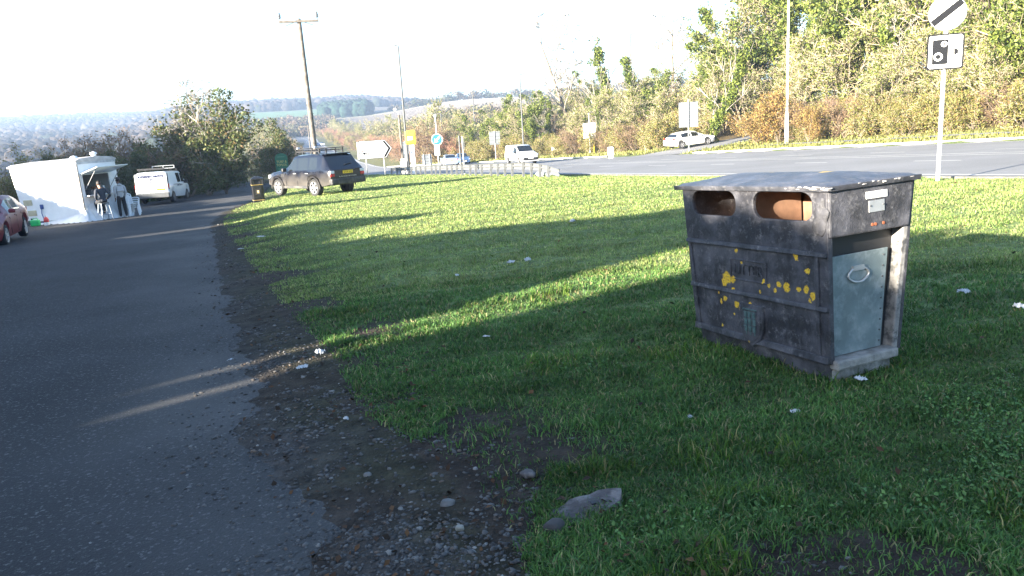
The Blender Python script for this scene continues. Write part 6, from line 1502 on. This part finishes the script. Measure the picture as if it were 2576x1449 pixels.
# singled out trees and bushes
q = at(1442, 210, 112); plant('bare_tree', q.x, q.y, 2.45, 'tall thin leafless tree with spreading limbs against the sky, left of the ivy-wrapped trunk', cat='tree', var=0)
q = at(1522, 200, 104); plant('ivy_column', q.x, q.y, 1.75, 'tall ivy-wrapped trunk ending in bare branches against the sky', cat='tree', var=0)
q = at(1636, 200, 98); plant('ivy_column', q.x, q.y, 1.45, 'forked ivy-clad tree right of the tallest ivy-wrapped trunk', cat='tree', var=1)
q = at(1690, 200, 95); plant('bare_tree', q.x, q.y, 1.8, 'leafless tree standing up between the forked ivy tree and the sign back', cat='tree', var=1)
q = at(1785, 200, 72); plant('ivy_column', q.x, q.y, 1.2, 'ivy spire at the left shoulder of the tall thicket, above the sign back', cat='tree', var=1)
for u, Y, sc, lb in ((1960, 62, 1.05, 'largest orange-leaved bush, right behind the tall white street lamp'), (1905, 64, .8, 'smaller orange bush left of the tall white street lamp'), (2035, 57, .75, 'low golden bush right of the tall white street lamp')):
    q = at(u, 300, Y); plant('orange_bush', q.x, q.y, sc, lb)
q = at(1075, 400, 128); plant('brown_bush', q.x, q.y, 2.0, 'round red-brown leafless bush behind the keep-left sign', zs=1.0)
for u, Y, sc in ((1125, 134, 1.7), (1150, 126, 1.2)): q = at(u, 400, Y); plant('red_bush', q.x, q.y, sc, 'rusty red bush behind the pale blue saloon', 'red bushes behind the saloon')
# hedge down both sides of the far road
row(FR_R, 4, 330, 7, 5.5, [('brown_bush', 3), ('red_bush', 2), ('scrub_bush', 3)], 1.4, 2.)
row(FR_R, 4, 330, 13, 6.5, [('brown_bush', 3), ('scrub_tree', 1.2), ('scrub_bush', 2)], 1.5, 2.5)
LBL.update({'hedge_bush': ('dark green hedge bush along the left side of the lay-by', 'dark hedge beside the lay-by'), 'ivy_bush': ('ivy-leaved hedge bush beside the lay-by', 'ivy bushes beside the lay-by')})
FR_Lr = FR_L[::-1]
row(FR_Lr, 20, 330, 6, 6.0, [('brown_bush', 3), ('scrub_bush', 1), ('hedge_bush', 1)], 1.4, 1.5)
row(FR_Lr, 120, 330, 12, 6.0, [('brown_bush', 3), ('scrub_tree', 1), ('hedge_bush', .6)], 1.5, 2.5)
# hedge on the left of the lay-by (offset to the left of LEd)
LEr = LEd[::-1]
def lrow(s0, s1, off, step, kinds, sc, jit=.5, zs=1.): row(LEr, s0, s1, off, step, kinds, sc, jit, 0, zs)
lrow(0, 66, 1.6, 1.5, [('hedge_bush', 4), ('ivy_bush', .8)], .62)
lrow(0, 66, 3.6, 2.0, [('hedge_bush', 3), ('ivy_bush', 2), ('brown_bush', 2)], .78)
lrow(0, 62, 6.5, 2.4, [('brown_bush', 4), ('hedge_bush', 1), ('ivy_bush', 1.0)], .85)
lrow(66, 96, 2.5, 1.9, [('brown_bush', 3), ('scrub_bush', 2), ('ivy_bush', .6)], .6)
lrow(66, 100, 6.5, 2.5, [('brown_bush', 3), ('scrub_bush', 2), ('ivy_bush', .6)], .75)
for u, Y, sc, k, lb, zs in ((470, 60, 1.6, 'ivy_bush', 'big rounded ivy-covered thicket rising above the white van', 1), (515, 58, 1.7, 'ivy_bush', 'tallest ivy mound of the hedge, under the bare-topped tree', 1), (562, 58, 1.1, 'hedge_bush', 'dark right flank of the big ivy mound', 1), (425, 60, 1.3, 'brown_bush', 'pinkish brown bush left of the big ivy mound', 1), (690, 78, 1.3, 'ivy_bush', 'upright ivy-clad bush behind the green trade board', 1.1), (650, 84, 1.05, 'scrub_bush', 'tan leafy bush left of the upright ivy-clad one', 1), (735, 84, 1.0, 'brown_bush', 'pinkish leafless bush between the ivy bush and the telegraph pole', 1)):
    q = at(u, 430, Y); plant(k, q.x, q.y, sc, lb, zs=zs)
q = at(515, 430, 60); plant('bare_tree', q.x, q.y, 1.25, 'wide leafless tree crowning the big ivy mound left of the telegraph pole', cat='tree', var=1)
q = at(470, 430, 67); plant('bare_tree', q.x, q.y, 1.05, 'smaller leafless tree left of the crowning bare tree', cat='tree', var=2)
for u, Y, sc, lb in ((20, 52, 1.2, 'straw-coloured bush past the left end of the food trailer'), (110, 58, 1.25, 'olive bush showing over the trailer roof, left of the roof vents'), (190, 56, 1.3, 'tan bush showing over the trailer roof behind the vents'), (265, 60, 1.5, 'brown bush behind the serving end of the food trailer')):
    q = at(u, 440, Y); plant('brown_bush' if 'brown' in lb or 'tan' in lb else 'scrub_bush', q.x, q.y, sc, lb)

# ------------------------------------------------------------------ far woods, orchard rows (too far to count)
def woods(name, n, seed, azr, rr_, keep, cols, smin, smax, label, flat_=1.0, cards=0):
    g = np.random.default_rng(seed); bm = bmesh.new(); bmesh.ops.create_icosphere(bm, subdivisions=2, radius=1); bv_ = np.array([v.co[:] for v in bm.verts]); bf = np.array([[v.index for v in f.verts] for f in bm.faces]); bm.free()
    a = np.radians(g.uniform(*azr, n)); r = np.sqrt(g.uniform(rr_[0] ** 2, rr_[1] ** 2, n)); x = r * np.sin(a); y = r * np.cos(a); m = keep(np.degrees(a), r, x, y, g); x, y = x[m], y[m]; n = len(x); nb = len(bv_)
    s = g.uniform(smin, smax, n)
    if cards:
        d = g.normal(0, 1, (n, cards, 3)); d /= np.linalg.norm(d, axis=2)[..., None]; d[..., 2] = np.abs(d[..., 2]) * 1.3 - .35
        lob = 1 + .3 * np.sin(4 * d[..., 0] + g.uniform(0, 6, (n, 1))) * np.sin(4 * d[..., 1] + g.uniform(0, 6, (n, 1)))
        P = (np.stack([x, y, H(x, y) + s * .4], 1)[:, None] + d * s[:, None, None] * (g.uniform(.45, 1.0, (n, cards)) * lob)[..., None]).reshape(-1, 3)
        tc = np.array([c[0] for c in cols])[g.choice(len(cols), n, p=[c[1] for c in cols])] * g.uniform(.75, 1.25, n)[:, None]
        me = leafcards(name, P[:, 0], P[:, 1], P[:, 2], np.repeat(s * .15, cards), g, [((1, 1, 1), 1)], m_wood2, up=(-.4, -.3, .9))
        cc = np.ones((len(P) * 5, 4), np.float32); cc[:, :3] = np.repeat(np.repeat(tc, cards, 0) * g.uniform(.75, 1.25, (len(P), 1)), 5, 0)
        me.color_attributes['col'].data.foreach_set('color', cc.ravel()); tag(link(name, me), label, 'woodland', kind='stuff'); return
    nb = len(bv_); ph = g.uniform(0, 6.28, (n, 1, 4)); B = bv_[None]
    f = 1 + .24 * np.sin(3.6 * B[..., 0] + ph[..., 0]) * np.sin(3.6 * B[..., 1] + ph[..., 1]) + .13 * np.sin(6.5 * B[..., 2] + ph[..., 2] + 2 * B[..., 0]) + .09 * np.sin(9 * B[..., 1] + ph[..., 3]) + g.normal(0, .07, (n, nb))
    V = B * f[..., None] * (s[:, None, None] * np.array([1, 1, .95 * flat_])) + np.stack([x, y, H(x, y) + s * .62], 1)[:, None]
    F = (bf[None] + nb * np.arange(n)[:, None, None]).reshape(-1, 3)
    cc = np.repeat(np.array([c[0] for c in cols])[g.choice(len(cols), n, p=[c[1] for c in cols])] * g.uniform(.7, 1.3, n)[:, None], nb, 0) * g.uniform(.8, 1.2, (n * nb, 1))
    me = npmesh(name, V.reshape(-1, 3), tris=F, cols=cc, mats=[m_wood2]); me.shade_smooth(); tag(link(name, me), label, 'woodland', kind='stuff')
m_wood2 = M('far_tree', (1, 1, 1), .95, attr=True, var=.4, vs_=.45, det=8, bump=.9, bs=.5, spec=.05)
WC = [((.048, .040, .036), .45), ((.036, .032, .030), .3), ((.062, .048, .036), .15), ((.024, .030, .021), .1)]
woods('far_woodland', 5600, 41, (-23, 4), (960, 1500), lambda a, r, x, y, g: (r > 990 + 30 * np.sin(a * .9)) & ((a < -4) | (r > 1400)), WC, 3.6, 7.5, 'bare grey-brown woodland along the far ridge in the middle')
woods('valley_woodland', 9500, 42, (-44, -20.5), (420, 1800), lambda a, r, x, y, g: ~((r > 1000) & (r < 1160) & (a > -31)) & ((r > 560 + 60 * np.sin(a)) | (g.random(len(a)) < .5)), WC, 3.4, 7.5, 'hazy wooded valley side at the far left')
woods('conifer_plantation', 130, 43, (-12.6, -9.6), (725, 790), lambda a, r, x, y, g: r > 0, [((.016, .032, .022), .7), ((.024, .042, .03), .3)], 5.5, 7.5, 'dark blue-green conifer block at the top of the orchard slope', 1.2)
woods('ridge_trees', 260, 44, (-8, 14), (700, 790), lambda a, r, x, y, g: (g.random(len(a)) < .6), [((.04, .046, .024), .5), ((.085, .068, .045), .5)], 3., 6.5, 'line of trees on the skyline above the orchard', cards=130)
woods('valley_scrub', 900, 45, (-22, -12), (470, 690), lambda a, r, x, y, g: (g.random(len(a)) < np.where(r > 640, .9, .75)), [((.10, .072, .052), .5), ((.085, .074, .04), .3), ((.05, .052, .028), .2)], 2.5, 5, 'brown hedges and scrub on the slopes beyond the road', cards=110)
woods('slope_scrub', 1200, 46, (-13, 12), (190, 400), lambda a, r, x, y, g: (seg_dist(x, y, FR_R)[0] > 12) & (g.random(len(a)) < .8), [((.15, .115, .075), .5), ((.14, .13, .06), .35), ((.07, .078, .03), .15)], 1.6, 3.6, 'tan scrub covering the slope right of the far road', cards=110)
m_rows = M('orchard_row', (.14, .13, .12), .9, var=.3, vs_=.5)
b = MB()
for k in range(15):
    a0 = -13.2 + .15 * k; P0 = np.array([(440 + k * 13)]);
    r0_, r1_ = 415 + k * 13, 470 + k * 13
    pts = []
    for t in np.linspace(0, 1, 40):
        a = R(-12.6 + 14.5 * t); r = 425 + k * 19 + 60 * (1 - t) ** 1.5 - 30 * t; x, y = r * math.sin(a), r * math.cos(a); pts.append((x, y, float(base(x, y)) + .25))
    for (xa, ya, za), (xb, yb, zb) in zip(pts[:-1], pts[1:]):
        ra, rb = math.hypot(xa, ya), math.hypot(xb, yb); e = 1.3; o = [(xa, ya, za), (xb, yb, zb), (xb * (1 + e / rb), yb * (1 + e / rb), zb), (xa * (1 + e / ra), ya * (1 + e / ra), za)]
        b.hexa([(x_, y_, z_ - .9) for x_, y_, z_ in o], o)
tag(b.build('orchard_rows', m_rows), 'pale orchard rows running across the far slope', 'orchard', kind='stuff')

# ------------------------------------------------------------------ haze: one box of even, thin air round the whole scene
m_haze = bpy.data.materials.new('haze_air'); m_haze.use_nodes = True; nt = m_haze.node_tree; nt.nodes.remove(nt.nodes['Principled BSDF'])
pv = nt.nodes.new('ShaderNodeVolumePrincipled'); pv.inputs['Color'].default_value = (.55, .72, 1, 1); pv.inputs['Density'].default_value = .00042; pv.inputs['Anisotropy'].default_value = .2
nt.links.new(pv.outputs[0], nt.nodes['Material Output'].inputs['Volume'])
zmin = float(Z.min()) - 1.5
b = MB(); b.box((0, 1240, (zmin + 100) / 2), (3120, 2840, 100 - zmin)); hz = b.build('haze', m_haze); tag(hz, kind='stuff')
